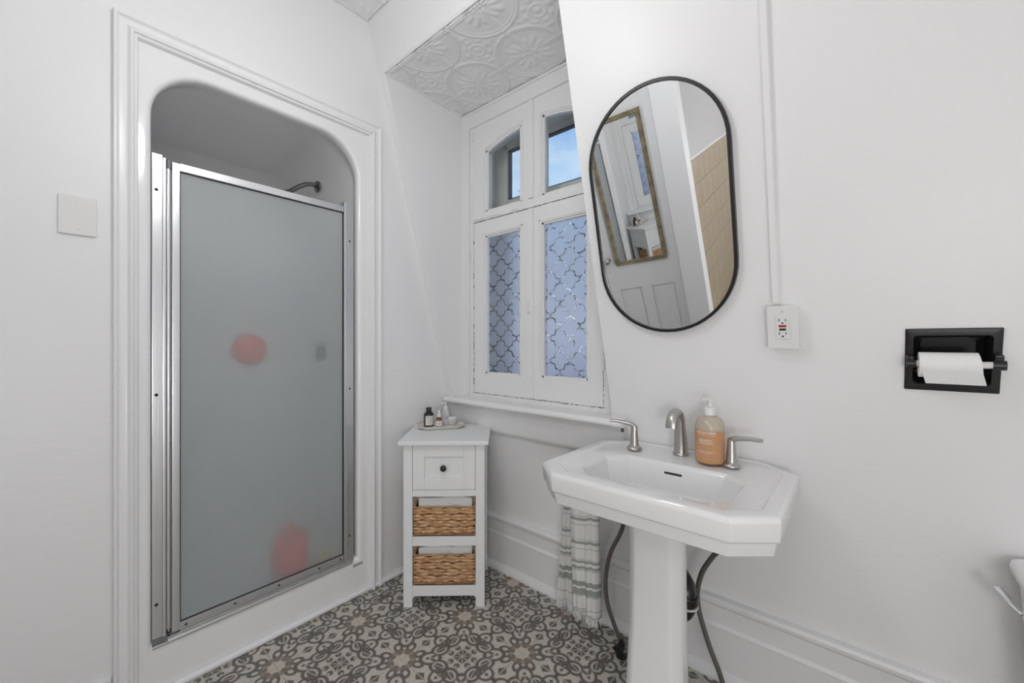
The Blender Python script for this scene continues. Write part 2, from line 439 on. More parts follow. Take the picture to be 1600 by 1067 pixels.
def S(o, label, cat): o['kind'] = 'structure'; o['label'] = label; o['category'] = cat; return o
def local(o, parent):                              # parent o (built in world coordinates) under an Empty that is not at the origin
    pm = Matrix.Translation(parent.location) @ parent.rotation_euler.to_matrix().to_4x4()
    o.parent = parent; o.matrix_parent_inverse = pm.inverted(); return o
def text_obj(name, body, size, m, parent=None, f=None, sx=1.0, extr=.0002, align='CENTER'):
    cu = bpy.data.curves.new(name, 'FONT'); cu.body = body; cu.size = size; cu.align_x = align; cu.extrude = extr; cu.resolution_u = 2
    t = bpy.data.objects.new(name, cu); COL.objects.link(t)
    bpy.context.view_layer.update()
    me = bpy.data.meshes.new_from_object(t.evaluated_get(bpy.context.evaluated_depsgraph_get()))
    bpy.data.objects.remove(t)
    for v in me.vertices: v.co = f(Vector((v.co.x*sx, v.co.y, v.co.z)))
    me.materials.clear(); me.materials.append(M[m])
    o = bpy.data.objects.new(name, me); COL.objects.link(o)
    if parent: o.parent = parent
    return o

# ------------------------------------------------------------------ key dimensions
TS = math.tan(math.radians(15)); CS = math.cos(math.radians(15)); SS = math.sin(math.radians(15))
def Ys(z): return 1.5 + TS*(1.25 - z)
ZK = 0.0; YK = 1.654; XL = -1.88; XR = 1.12; ZC = 2.865; YD = -.5; XA = -.95; YB = -2.25
def OS(x, z, off=0):                               # point on the sloped wall at height z, pushed off it into the room
    return Vector((x, Ys(z) - off*CS, z - off*SS))
def slopeM(x, z):                                  # local frame on the sloped wall: x along wall, y up the slope, z out of the wall
    up = Vector((0, -SS, CS)); nrm = Vector((0, -CS, -SS))
    m = Matrix(((1, up.x, nrm.x, x), (0, up.y, nrm.y, Ys(z)), (0, up.z, nrm.z, z), (0, 0, 0, 1)))
    return m

# ------------------------------------------------------------------ room shell
b = MB()
def Yw(z): return Ys(z) if z >= 1.0 else (1.567+.2062*(.4225-max(0, z-.35)**2))
def sl(x0, x1, z0, z1):
    zs = [z0] + [z for z in [.35+.05*i for i in range(14)] if z0 < z < min(z1, 1.001)] + [z1]
    b.prism([(Yw(z), z) for z in zs] + [(Yw(z)+.14, z) for z in zs[::-1]], lambda p: (x0, p[0], p[1]), lambda p: (x1, p[0], p[1]))
def sl_flat(x0, x1, z0, z1):
    b.prism([(Ys(z0), z0), (Ys(z1), z1), (Ys(z1)+.14, z1), (Ys(z0)+.14, z0)], lambda p: (x0, p[0], p[1]), lambda p: (x1, p[0], p[1]))
DX0, DX1, DZ0, DZ1 = -1.83, -.80, .90, 2.612
TX0, TX1, TZ0, TZ1 = .105, .242, 1.142, 1.266
sl(XL-.1, DX0, ZK, ZC); sl(DX0, DX1, DZ1, ZC); sl(DX0, DX1, ZK, DZ0); sl(DX1, TX0, ZK, ZC)
sl(TX0, TX1, ZK, TZ0); sl(TX0, TX1, TZ1, ZC); sl(TX1, XR, ZK, ZC)
S(b.build('wall_right', 'wall', smooth=20), 'white sloping mansard wall with the mirror and sink', 'wall')
# dormer cheeks
b = MB()
for x0, x1 in ((DX0-.05, DX0+.002), (DX1-.002, DX1+.05)):
    b.prism([(Ys(DZ0)+.0006, DZ0), (Ys(DZ1)+.0006, DZ1), (1.72, DZ1), (1.72, DZ0)], lambda p: (x0, p[0], p[1]), lambda p: (x1, p[0], p[1]))
S(b.build('wall_dormer', 'wall'), 'white triangular side walls of the window dormer', 'wall')
# shower wall
b = MB()
b.box(XL-.1, XL, YD-.1, .205, -.05, ZC); b.box(XL-.1, XL, 1.08, 1.9, -.05, ZC); b.box(XL-.1, XL, .205, 1.08, 2.296, ZC)
S(b.build('wall_left', 'wall'), 'white wall around the shower opening', 'wall')
# door wall (behind camera), alcove walls, right end wall
b = MB(); b.box(XL-.1, -1.79, YD-.1, YD, -.05, ZC); b.box(-1.12, XA, YD-.1, YD, -.05, ZC); b.box(-1.79, -1.12, YD-.1, YD, 2.30, ZC)
b.box(-1.79, -1.12, YD-.35, YD-.30, -.05, 2.30)
S(b.build('wall_back', 'wall'), 'white wall around the panelled door, seen in the oval mirror', 'wall')
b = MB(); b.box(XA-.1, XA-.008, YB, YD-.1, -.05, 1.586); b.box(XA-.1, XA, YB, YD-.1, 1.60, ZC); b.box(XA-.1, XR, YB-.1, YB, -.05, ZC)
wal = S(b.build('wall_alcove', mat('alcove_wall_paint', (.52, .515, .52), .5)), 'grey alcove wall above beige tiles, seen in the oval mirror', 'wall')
ti = MB(); ti.box(-.009, 0, -.0905, .0905, -.0905, .0905, bev=.0015); t0 = ti.build('tile', 'beige', wal)
gr = MB(); gr.box(XA-.009, XA-.004, YB, YD-.1, -.04, 1.586); gr.build('grout_bed', 'grout', wal)
cp = MB(); cp.box(XA-.03, XA+.006, YB, YD-.101, 1.587, 1.602, bev=.003); cp.build('tile_cap', 'plastic', wal, label='white trim strip on top of beige tiles')
k = 0
for iz in range(9):
    for iy in range(9):
        z = 1.586-.0915-iz*.183; y = YD-.1-.0915-iy*.183
        if z < 0 or y < YB+.09: continue
        o = t0 if k == 0 else t0.copy()
        if k: COL.objects.link(o); o.parent = wal
        o.location = (XA+.001, y, z); k += 1
b = MB(); b.box(XR, XR+.1, YB, 1.8, -.05, ZC)
S(b.build('wall_front', 'wall'), 'white end wall beyond the toilet', 'wall')

# floor and its tiles
b = MB(); b.box(XL-.05, XR, YB, 1.75, -.06, -.002)
fl = S(b.build('floor', 'subfloor'), 'floor of patterned grey and cream cement tiles', 'floor')
T = .1675; k = 0; proto = None
ix0 = -2; xs = [-1.70 + T*i for i in range(-2, 17)]
ys = [-.92+.92 + 0 for _ in ()]
y_start = .92 - T*9
field = MB()
for xi in xs:
    for j in range(15):
        y0 = y_start + T*j
        x0c, x1c = max(xi, XL), min(xi+T, XR); y0c, y1c = max(y0, YD), min(y0+T, YK)
        if x1c-x0c < .01 or y1c-y0c < .01: continue
        full = (x1c-x0c > T-.0001 and y1c-y0c > T-.0001)
        if full and proto:
            o = proto.copy(); COL.objects.link(o); o.parent = fl
        else:
            q = MB(); g = .0006; q.box(g, x1c-x0c-g, g, y1c-y0c-g, -.006, 0, bev=0)
            o = q.build('tile', 'floor', fl)
            if full: proto = o
        o.location = (x0c, y0c, 0)
# remaining floor behind the camera
q = MB(); q.box(XA, XR, YB, YD, -.006, 0); o = q.build('tile_field', 'floor', fl); o['kind'] = 'stuff'

# ------------------------------------------------------------------ ceilings with pressed tin panels
def tin_height(u, v):                              # u, v in metres in a .35 cell whose corners are the crossings
    A = .35; h = 0
    def g(d, w): return math.exp(-(d/w)**2)
    du = min(u, A-u); dv = min(v, A-v)
    h += .0035*(g(du-.006, .0035)) + .0035*(g(dv-.006, .0035))
    r = math.hypot(du, dv)
    h += .0042*g(r-.163, .005) + .0024*g(r-.149, .0035)
    if r < .142:                                   # three petals on the diagonal
        for th, R, w, l in ((PI/4, .075, .013, .034), (PI/4-.42, .066, .010, .028), (PI/4+.42, .066, .010, .028)):
            cx, cy = du - math.cos(th)*R, dv - math.sin(th)*R
            al = cx*math.cos(th)+cy*math.sin(th); ac = -cx*math.sin(th)+cy*math.cos(th)
            h += .0045*math.exp(-(al/l)**4-(ac/w)**2)
        h += .0025*g(r-.03, .008)
    else:
        cu, cv = abs(u-A/2), abs(v-A/2); rc = math.hypot(cu, cv)
        if r > .168:
            h += .004*g(rc, .014) + .0030*g(rc-.034, .006)
            th = math.atan2(cv, cu)
            h += .0035*(.5+.5*math.cos(8*th))*g(rc-.060, .012)
            h += .0030*(.5+.5*math.cos(12*th+1))*g(rc-.092, .010)
    return h
def tin_mesh(x0, x1, y0, y1, ox, oy):
    n = max(8, int((x1-x0)/.0045)); m_ = max(8, int((y1-y0)/.0045)); A = .35
    q = MB(); g = []
    for i in range(n+1):
        row = []
        for j in range(m_+1):
            x = x0+(x1-x0)*i/n; y = y0+(y1-y0)*j/m_
            row.append(q.bm.verts.new((x-x0, y-y0, -.002-tin_height((x-ox) % A, (y-oy) % A)*1.25)))
        g.append(row)
    for i in range(n):
        for j in range(m_): q.bm.faces.new((g[i][j], g[i][j+1], g[i+1][j+1], g[i+1][j]))
    return q
b = MB(); b.box(DX0, DX1, Ys(DZ1)+.02, 1.74, DZ1, DZ1+.05)
cd = S(b.build('ceiling_dormer', 'tin'), 'pressed tin ceiling of the window dormer', 'ceiling')
gx = [DX0, -1.53, -1.18, -.83, DX1]; gy = [Ys(DZ1)+.001, 1.15+.35, 1.672]
for i in range(4):
    for j in range(2):
        if gx[i+1]-gx[i] < .02: continue
        q = tin_mesh(gx[i], gx[i+1], gy[j], gy[j+1], -1.53, 1.50)
        q.build('tin_panel', 'tin', cd, smooth=60, loc=(gx[i], gy[j], DZ1), normals=False)
b = MB(); b.box(XL-.1, XR+.1, YB-.1, Ys(ZC)+.1, ZC, ZC+.05)
cm = S(b.build('ceiling', 'tin'), 'main ceiling of pressed tin panels, a corner in view', 'ceiling')
p0 = None
for i in range(3):
    for j in range(4):
        if p0 is None: p0 = tin_mesh(0, .35, 0, .35, 0, 0).build('tin_panel', 'tin', cm, smooth=60, normals=False); o = p0
        else: o = p0.copy(); COL.objects.link(o); o.parent = cm
        o.location = (XL+.35*i, 1.066-.35*(j+1), ZC)
# small cove bead where the dormer ceiling meets the sloped wall
b = MB(); b.tube([(DX0, Ys(DZ1)-.002, DZ1+.004), (DX1, Ys(DZ1)-.002, DZ1+.004)], .007, 8)
b.tube([(DX0+.006, Ys(DZ1)+.003, DZ1-.004), (DX0+.006, 1.66, DZ1-.004)], .005, 8)
S(b.build('trim_3', 'trim', smooth=60), 'thin white bead edging the dormer ceiling', 'trim')

# ------------------------------------------------------------------ shower casing (trim_1)
def casing(name, yl, yr, zt, z0, x, prof, m='trim'):
    rings = []
    for d, h in prof:
        rings.append([(x+h, yl+d, z0), (x+h, yl+d, zt-d), (x+h, yr-d, zt-d), (x+h, yr-d, z0)])
    q = MB(); q.loft(rings, close=False)
    q.loft([[r[0] for r in rings], [(x-.001, r[0][1], r[0][2]) for r in rings]], close=False)
    q.loft([[r[3] for r in rings], [(x-.001, r[3][1], r[3][2]) for r in rings]], close=False)
    return q
prof = [(0, -.001), (0, .016), (.003, .021), (.008, .021), (.012, .016), (.016, .012), (.030, .011), (.036, .013), (.039, .020), (.044, .024), (.050, .022),
        (.053, .014), (.060, .012), (.063, .004), (.064, -.004)]
q = casing('t', .150, 1.137, 2.350, 0.0, XL, prof)
S(q.build('trim_1', 'trim', smooth=35), 'white moulded casing around the shower opening', 'trim')
b = MB(); b.tube([(XL+.004, .150, .010), (XL+.004, 1.70, .010)], .014, 10)
b.box(XL-.002, XL+.006, 1.137, 1.66, 0, .03)
b.box(XL-.002, XL+.012, YD, .148, 0, .14, bev=.003)
S(b.build('baseboard_left', 'trim', smooth=50), 'white quarter round along the foot of the shower wall', 'baseboard')

# ------------------------------------------------------------------ baseboard on the sloped wall
pr = [(YK+.001, .300), (1.640, .300), (1.630, .297), (1.625, .288), (1.627, .276), (1.636, .268), (1.643, .262), (1.645, .200), (1.640, .196), (1.637, .188), (1.640, .180), (1.642, .040), (1.638, .034), (1.628, .026), (1.620, .012), (1.620, 0), (YK+.001, 0)]
b = MB(); b.prism(pr, lambda p: (XL, p[0], p[1]), lambda p: (XR, p[0], p[1]))
S(b.build('baseboard_right', 'trim', smooth=35), 'tall white moulded baseboard behind the sink', 'baseboard')

# ------------------------------------------------------------------ window_1
win = setting('window_1', 'white double casement window with arched top lights in the dormer', 'window')
YF = 1.668
b = MB()
b.box(DX0, -1.773, YF-.012, 1.73, .92, DZ1, bev=.003); b.box(-.855, DX1, YF-.012, 1.73, .92, DZ1, bev=.003)
b.box(-1.780, -.85, YF-.010, 1.73, 2.515, DZ1, bev=.004)
b.tube([(-1.83, YF-.012, 2.598), (-.80, YF-.012, 2.598)], .008, 8)
b.tube([(-1.776, YF-.010, .93), (-1.776, YF-.010, 2.51)], .006, 8); b.tube([(-.853, YF-.010, .93), (-.853, YF-.010, 2.51)], .006, 8)
b.build('outer_casing', 'oldpaint', win, smooth=50)
b = MB()
b.box(-1.773, -1.738, YF, 1.73, .92, 2.52); b.box(-.887, -.855, YF, 1.73, .92, 2.52)
b.box(-1.74, -.885, YF, 1.73, 1.952, 1.998, bev=.002); b.box(-1.74, -.885, YF+.001, 1.73, .90, .9465)
b.build('frame', 'oldpaint', win, smooth=40)
def archz(x): return 2.415 - .94 + math.sqrt(.94**2 - (x+1.31)**2)
# fixed upper lights
b = MB()
def plate(poly, y0, y1): b.prism(poly, lambda p: (p[0], y0, p[1]), lambda p: (p[0], y1, p[1]))
for x0, x1 in ((-1.645, -1.380), (-1.238, -.972)):
    arc = [(x0+(x1-x0)*i/14, archz(x0+(x1-x0)*i/14)) for i in range(15)]
    plate(arc + [(x1, 2.518), (x0, 2.518)], YF+.004, 1.73)
    bead = [(x, z) for x, z in arc] + [(x, z-.010) for x, z in arc[::-1]]
    plate(bead, YF+.010, YF+.026)
    bead = [(x, z+.016) for x, z in arc] + [(x, z+.008) for x, z in arc[::-1]]
    plate(bead, YF-.001, YF+.01)
    b.box(x0, x0+.010, YF+.010, YF+.026, 2.0, archz(x0)); b.box(x1-.010, x1, YF+.010, YF+.026, 2.0, archz(x1))
    b.box(x0, x1, YF+.010, YF+.026, 1.998, 2.010)
    b.box(x0-.016, x0-.008, YF-.001, YF+.01, 2.0, archz(x0)+.016); b.box(x1+.008, x1+.016, YF-.001, YF+.01, 2.0, archz(x1)+.016)
b.box(-1.738, -1.645, YF+.004, 1.73, 1.998, 2.518); b.box(-.972, -.887, YF+.004, 1.73, 1.998, 2.518)
b.box(-1.380, -1.238, YF+.004, 1.73, 1.998, 2.518)
b.box(-1.326, -1.292, YF-.006, YF+.006, 2.0, 2.515, bev=.003)
b.build('upper_frame', 'oldpaint', win)
for x0, x1 in ((-1.645, -1.380), (-1.238, -.972)):
    b = MB(); arc = [(x0+(x1-x0)*i/14, archz(x0+(x1-x0)*i/14)) for i in range(15)]
    plate(arc + [(x1, 2.0), (x0, 2.0)], 1.700, 1.703); b.build('pane', 'glass', win, label='clear arched upper pane')
# casement sashes
for n_, (x0, x1, g0, g1) in enumerate(((-1.736, -1.312, -1.645, -1.382), (-1.308, -.889, -1.241, -.972))):
    b = MB(); z0, z1, h0, h1 = .948, 1.949, 1.066, 1.860
    b.box(x0, g0, YF+.002, 1.72, z0, z1, bev=.002); b.box(g1, x1, YF+.002, 1.72, z0, z1, bev=.002)
    b.box(g0-.002, g1+.002, YF+.0022, 1.72, z0, h0); b.box(g0-.002, g1+.002, YF+.0022, 1.72, h1, z1)
    b.box(g0, g0+.009, YF+.010, YF+.028, h0, h1); b.box(g1-.009, g1, YF+.010, YF+.028, h0, h1)
    b.box(g0, g1, YF+.010, YF+.028, h0, h0+.009); b.box(g0, g1, YF+.010, YF+.028, h1-.009, h1)
    b.box(g0-.014, g0-.008, YF-.001, YF+.004, h0-.014, h1+.014); b.box(g0-.014, g1+.014, YF-.001, YF+.004, h1+.008, h1+.014); b.box(g1+.008, g1+.014, YF-.001, YF+.004, h0-.014, h1+.014)
    sa = b.build('sash', 'oldpaint', win, smooth=40)
    b = MB(); b.box(g0, g1, 1.700, 1.703, h0, h1); b.build('pane', 'film', sa, label='frosted pane with glittering lattice lines')
    b = MB()
    for zz in (1.12, 1.72):
        xh = x0-.004 if n_ == 0 else x1+.004
        b.tube([(xh, YF-.004, zz), (xh, YF-.004, zz+.07)], .006, 8)
    b.build('hinge', 'oldpaint', sa, smooth=50)
b = MB(); b.box(-1.332, -1.290, YF-.010, YF+.004, .952, 1.945, bev=.004); b.build('astragal', 'oldpaint', win, smooth=40)
b = MB(); b.box(-1.318, -1.306, YF-.022, YF-.008, 1.40, 1.47, bev=.003); b.build('latch', 'oldpaint', win, smooth=40)
b = MB(); b.lathe([(0, .006), (.016, .005), (.018, 0), (0, 0)], c=(-1.752, YF-.002, 2.455), n=14, mtx=Matrix.Rotation(PI/2, 4, 'X')); b.build('paint_knob', 'oldpaint', win, smooth=50)
# cracked paint lines
b = MB()
def crackline(p0, p1, n, w, dens):
    for i in range(n):
        if random.random() > dens: continue
        t = i/n; l = random.uniform(.5, 1.2)/n; h = random.uniform(.4, 1)*w
        a_ = [p0[k]+(p1[k]-p0[k])*t for k in range(2)]; c_ = [p0[k]+(p1[k]-p0[k])*(t+l) for k in range(2)]
        j = random.uniform(-1, 1)*w*.6
        if abs(p1[0]-p0[0]) > abs(p1[1]-p0[1]): b.box(min(a_[0], c_[0]), max(a_[0], c_[0]), YF-.0012, YF+.006, a_[1]-h/2+j, a_[1]+h/2+j)
        else: b.box(a_[0]-h/2+j, a_[0]+h/2+j, YF-.0012, YF+.006, min(a_[1], c_[1]), max(a_[1], c_[1]))
crackline((-1.74, .948), (-1.33, .948), 34, .0024, .6); crackline((-1.29, .948), (-.88, .946), 34, .003, .7)
crackline((-1.74, 1.9505), (-1.33, 1.9505), 10, .0015, .95); crackline((-1.29, 1.9505), (-.88, 1.9505), 14, .0012, .55)
crackline((-1.74, 1.962), (-1.40, 1.962), 8, .0014, .85)
crackline((-1.311, .95), (-1.311, 1.03), 8, .004, .7); crackline((-.888, .96), (-.888, 1.12), 12, .003, .6); crackline((-1.737, .98), (-1.737, 1.9), 50, .0010, .2)
crackline((-1.736, .98), (-1.736, 1.35), 40, .0010, .4); crackline((-.888, 1.13), (-.888, 1.2), 10, .002, .4); crackline((-1.31, 2.47), (-1.31, 2.51), 4, .003, .8)
crackline((-1.33, 1.86), (-1.33, 1.94), 6, .002, .7)
o = b.build('paint_cracks', 'crack', win); o['kind'] = 'stuff'
# deep outer reveal and storm window
b = MB()
b.box(-1.80, -1.775, 1.73, 1.93, .90, 2.56); b.box(-.85, -.825, 1.73, 1.93, .90, 2.56); b.box(-1.80, -.825, 1.73, 1.93, 2.475, 2.56); b.box(-1.80, -.825, 1.73, 1.95, .88, .915)
b.build('reveal', 'cream', win)
b = MB()
for a_ in ((-1.775, -1.668, .915, 2.475), (-.957, -.85, .915, 2.475), (-1.668, -.957, 2.443, 2.475), (-1.668, -.957, .915, 1.03), (-1.668, -.957, 2.02, 2.135)):
    b.box(a_[0], a_[1], 1.90, 1.935, a_[2], a_[3], bev=.002)
b.box(-1.69, -1.67, 1.885, 1.90, .93, 2.47); b.box(-1.775, -.85, 1.885, 1.90, 2.452, 2.475)
of = b.build('storm_frame', 'cream', win)
b = MB()
for z0, z1 in ((1.03, 2.02), (2.135, 2.443)):
    b.box(-1.668, -1.662, 1.899, 1.93, z0, z1); b.box(-.963, -.957, 1.899, 1.93, z0, z1); b.box(-1.668, -.957, 1.899, 1.93, z1-.006, z1); b.box(-1.668, -.957, 1.899, 1.93, z0, z0+.004)
b.build('gasket', 'darkmetal', of)
for z0, z1 in ((1.034, 2.014), (2.139, 2.437)):
    b = MB(); b.box(-1.662, -.963, 1.916, 1.919, z0, z1); b.build('pane', 'glass', of, label='clear outer storm pane')
# stool and apron
b = MB()
pr = [(1.672, .893), (1.672, .926), (1.560, .926), (1.550, .923), (1.543, .915), (1.541, .906), (1.545, .897), (1.553, .893)]
b.prism(pr, lambda p: (-1.868, p[0], p[1]), lambda p: (-.742, p[0], p[1]))
S(b.build('trim_2', 'trim', smooth=40), 'white rounded window stool under the casement', 'window sill')
b = MB(); b.prism([(1.66, .893), (1.582, .893), (1.592, .872), (1.598, .862), (1.600, .772), (1.606, .757), (1.612, .750), (1.66, .750)], lambda p: (-1.862, p[0], p[1]), lambda p: (-.752, p[0], p[1]))
S(b.build('trim_4', 'trim', smooth=30), 'white apron board below the window stool', 'trim')
b = MB(); b.box(-.758, -.750, 1.575, 1.585, .873, .893); S(b.build('trim_5', 'crack'), 'dark chipped gap at the right end of the window stool', 'trim')

# ------------------------------------------------------------------ shower enclosure
def contour(yl, yr, z0, zt, R, n=14, rb=.03):
    pts = []
    pts += [(yl, z0+rb)] + [(yl, z0+rb+(zt-R-z0-rb)*i/6) for i in range(1, 6)]
    pts += [(yl+R-R*math.cos(PI/2*i/n), zt-R+R*math.sin(PI/2*i/n)) for i in range(n+1)]
    pts += [(yl+R+(yr-yl-2*R)*i/4, zt) for i in range(1, 4)]
    pts += [(yr-R+R*math.sin(PI/2*i/n), zt-R+R*math.cos(PI/2*i/n)) for i in range(n+1)]
    pts += [(yr, zt-R-(zt-R-z0-rb)*i/6) for i in range(1, 6)] + [(yr, z0+rb)]
    pts += [(yr-rb*(1-math.cos(PI/2*i/4)), z0+rb-rb*math.sin(PI/2*i/4)) for i in range(1, 5)]
    pts += [(yr-rb-(yr-yl-2*rb)*i/5, z0) for i in range(1, 5)]
    pts += [(yl+rb-rb*math.sin(PI/2*i/4), z0+rb*(1-math.cos(PI/2*i/4))) for i in range(0, 4)]
    return pts
def outer_proj(c, yl, yr, z0, z1):
    cy, cz = (yl+yr)/2, (z0+z1)/2; out = []
    for y, z in c:
        dy, dz = y-cy, z-cz
        s_ = min(((yr-yl)/2)/max(abs(dy), 1e-6), ((z1-z0)/2)/max(abs(dz), 1e-6)); out.append((cy+dy*s_, cz+dz*s_))
    return out
c0 = contour(.250, 1.018, .175, 2.232, .18, rb=.012)
rings = []
o_ = outer_proj(c0, .2135, 1.0735, .018, 2.290)
# snap nearest points to the rectangle's corners
for cy_, cz_ in ((.2135, 2.29), (1.0735, 2.29), (.2135, .018), (1.0735, .018)):
    i = min(range(len(o_)), key=lambda k: (o_[k][0]-cy_)**2+(o_[k][1]-cz_)**2); o_[i] = (cy_, cz_)
X = lambda pts, x: [(x, y, z) for y, z in pts]
rings.append(X(o_, XL-.004))
for d, x in ((.018, -.004), (.010, -.006), (.004, -.011), (.0005, -.020), (0, -.032)): rings.append(X(contour(.250-d, 1.018+d, .175-d*2.2, 2.232+d, .18+d, rb=.012+d), XL+x))
for x, e in ((-.055, .004), (-.075, .02), (-.12, .028), (-.5, .028), (-.74, .028)): rings.append(X(contour(.250-e, 1.018+e*1.1, .175-e*2.2, 2.232+e*.2, .19, rb=.03), XL+x))
for i in range(1, 6):
    a_ = PI/2*i/5; q_ = .13*(1-math.cos(a_)); rings.append(X(contour(.222+q_, 1.049-q_, .113+q_*.6, 2.238-q_, .19+q_*.1, rb=.03+q_*.4), XL-.74-.13*math.sin(a_)))
q = MB(); q.loft(rings, close=True, cap1=True)
enc = tag(q.build('shower_enclosure', 'acrylic', smooth=55), 'glossy white one-piece shower stall with rounded arch opening', 'shower stall')
b = MB()
for i, ch in enumerate('longseat'[:0]): pass
text_obj('maker_mark', 'NEPTUNE', .0115, 'ink', enc, lambda v: Vector((XL-.0025+v.z, 1.018+v.x, .1475+v.y)), sx=.9, extr=.0004)
b = MB(); b.box(XL-.004, XL-.002, .994, .9955, .140, .157); b.box(XL-.004, XL-.0022, .9955, 1.043, .1445, .1460); b.build('maker_line', 'ink', enc)

# shower door
sd = thing('shower_door', 'aluminium framed obscure glass shower door in the white stall', 'shower door', (XL-.02, .6, .19))
XD = XL-.018
def part(mb, name, m, parent, **kw): return local(mb.build(name, m, **kw), parent) if parent.parent is None and parent.type == 'EMPTY' else mb.build(name, m, **kw)
def sub(mb, name, m, parent, **kw):
    o = mb.build(name, m, **kw); o.parent = parent; o.matrix_parent_inverse = (parent_mat(parent)).inverted(); return o
def parent_mat(o):
    m = Matrix.Translation(o.location) @ o.rotation_euler.to_matrix().to_4x4()
    if o.parent: m = parent_mat(o.parent) @ o.matrix_parent_inverse @ m
    return m
b = MB(); b.box(XD-.03, XD+.004, .251, .280, .196, 1.918, bev=.002); b.box(XD-.03, XD+.010, .280, .289, .196, 1.908, bev=.002)
jl = sub(b, 'jamb', 'alu', sd, smooth=40)
b = MB(); b.box(XD-.03, XD+.006, .9735, .985, .168, 1.925, bev=.002); b.box(XD-.03, XD+.014, .9475, .9735, .168, 1.925, bev=.006)
b.box(XD-.03, XD+.002, .985, 1.0, .168, 1.925)
jr = sub(b, 'jamb', 'alu', sd, smooth=40)
def screw(x, y, z, par, r=.0055, m='black'):
    q = MB(); q.lathe([(0, .003), (r*.6, .0028), (r, .001), (r, 0), (0, 0)], c=(x, y, z), n=12, mtx=Matrix.Rotation(PI/2, 4, 'Y')); sub(q, 'screw', m, par, smooth=50)
for z in (1.79, 1.06, .315): screw(XD+.0035, .263, z, jl)
for z in (1.74, 1.02, .30): screw(XD+.0055, .979, z, jr, .0045)
b = MB(); b.tube([(XD+.004, .296, .205), (XD+.004, .296, 1.875)], .0065, 12); hb = sub(b, 'hinge_bar', 'alu', sd, smooth=50)
b = MB(); b.box(XD-.006, XD+.012, .290, .303, 1.872, 1.905, bev=.002); sub(b, 'hinge_cap', 'darkmetal', sd, label='dark top hinge cap')
b = MB(); b.box(XD-.006, XD+.010, .290, .302, .196, .215, bev=.002); sub(b, 'hinge_cap', 'darkmetal', sd, label='dark bottom hinge cap')
b = MB(); b.box(XD-.012, XD+.012, .305, .328, .196, 1.900, bev=.003); sub(b, 'stile', 'alu', sd, smooth=40)
b = MB(); b.box(XD-.012, XD+.013, .327, .947, 1.873, 1.902, bev=.003); sub(b, 'top_rail', 'alu', sd, smooth=40)
b = MB(); b.box(XD-.012, XD+.012, .327, .947, .192, .222, bev=.003); br = sub(b, 'bottom_rail', 'alu', sd, smooth=40)
for y in (.345, .50, .66, .83, .93): screw(XD+.0115, y, .207, br, .0045, 'darkmetal')
b = MB(); b.box(XD-.012, XD+.016, .292, .985, .178, .191, bev=.003); sub(b, 'drip_rail', 'chrome', sd, smooth=40)
b = MB(); b.box(XD-.025, XD+.022, .250, .988, .168, .178, bev=.003); sub(b, 'threshold_rail', 'alu', sd, smooth=40)
b = MB(); b.box(XD-.003, XD+.002, .326, .948, .218, 1.876); sub(b, 'pane', 'shglass', sd, label='obscure grey glass with water droplets')
b = MB()
for a_ in ((.328, .331, .222, 1.873), (.944, .9475, .222, 1.873), (.328, .947, 1.8695, 1.873), (.328, .947, .222, .2245)): b.box(XD+.002, XD+.006, *a_)
sub(b, 'gasket', 'black', sd)

# shower arm and head
ax, ay, az = -2.345, 1.022, 2.136
b = MB(); b.tube([(ax, ay, az), (ax, ay-.035, az), (ax, ay-.065, az-.010), (ax, ay-.10, az-.032), (ax, ay-.150, az-.075)], .0125, 12); arm_ = sub(b, 'shower_arm', 'dkchrome', enc, smooth=60, label='dark chrome shower arm and head on the right side')
b = MB(); b.lathe([(0, .014), (.020, .012), (.036, .004), (.038, 0), (0, 0)], c=(ax, ay, az), n=20, mtx=Matrix.Rotation(PI/2, 4, 'X')); sub(b, 'escutcheon', 'dkchrome', arm_, smooth=50)
b = MB(); b.lathe([(0, .02), (.016, .0), (.020, -.02), (.045, -.055), (.048, -.068), (0, -.068)], c=(ax, ay-.150, az-.075), n=20, mtx=Matrix.Rotation(-.7, 4, 'X')); sub(b, 'nozzle', 'dkchrome', arm_, smooth=50)

# things standing or hanging in the shower
b = MB(); b.lathe([(0, 0), (.066, 0), (.073, .01), (.075, .22), (.068, .25), (.034, .262), (.024, .266), (.024, .305), (0, .307)], n=24)
o = thing('shampoo_bottle', 'large red bottle on the shower floor, blurred by the glass', 'bottle', (XL-.110, .745, .114))
x = b.build('body', 'red', o, smooth=50)
b = MB(); b.box(-.025, .03, -.055, .055, 0, .12, bev=.012)
tag(b.build('bath_sponge', 'yellow', smooth=50, loc=(XL-.095, .892, .114)), 'yellow sponge beside the red bottle on the shower floor', 'sponge')
b = MB()
bmesh.ops.create_icosphere(b.bm, subdivisions=4, radius=.066)
for v in b.bm.verts: v.co *= 1+.10*math.sin(v.co.x*260)*math.sin(v.co.y*230+1)*math.sin(v.co.z*250)
b.tube([(0, 0, .05), (.01, .001, .10), (.024, 0, .185)], .0025, 6)
lf = tag(b.build('bath_pouf', 'red', smooth=60, loc=(XL-.10, .575, 1.215)), 'red bath pouf hanging at mid height behind the glass', 'bath pouf')
b = MB(); b.lathe([(0, .0), (.018, 0), (.018, .004), (.006, .012), (0, .014)], c=(XL-.028, .575, 1.39), n=14, mtx=Matrix.Rotation(-PI/2, 4, 'Y'))
b.tube([(XL-.038, .575, 1.39), (XL-.07, .574, 1.385), (XL-.072, .574, 1.40)], .003, 8)
tag(b.build('suction_hook', 'clear', smooth=50), 'clear suction hook holding the red pouf inside the glass', 'hook')
b = MB(); b.lathe([(0, 0), (.022, 0), (.026, .006), (.026, .075), (.012, .085), (.012, .10), (0, .10)], n=18)
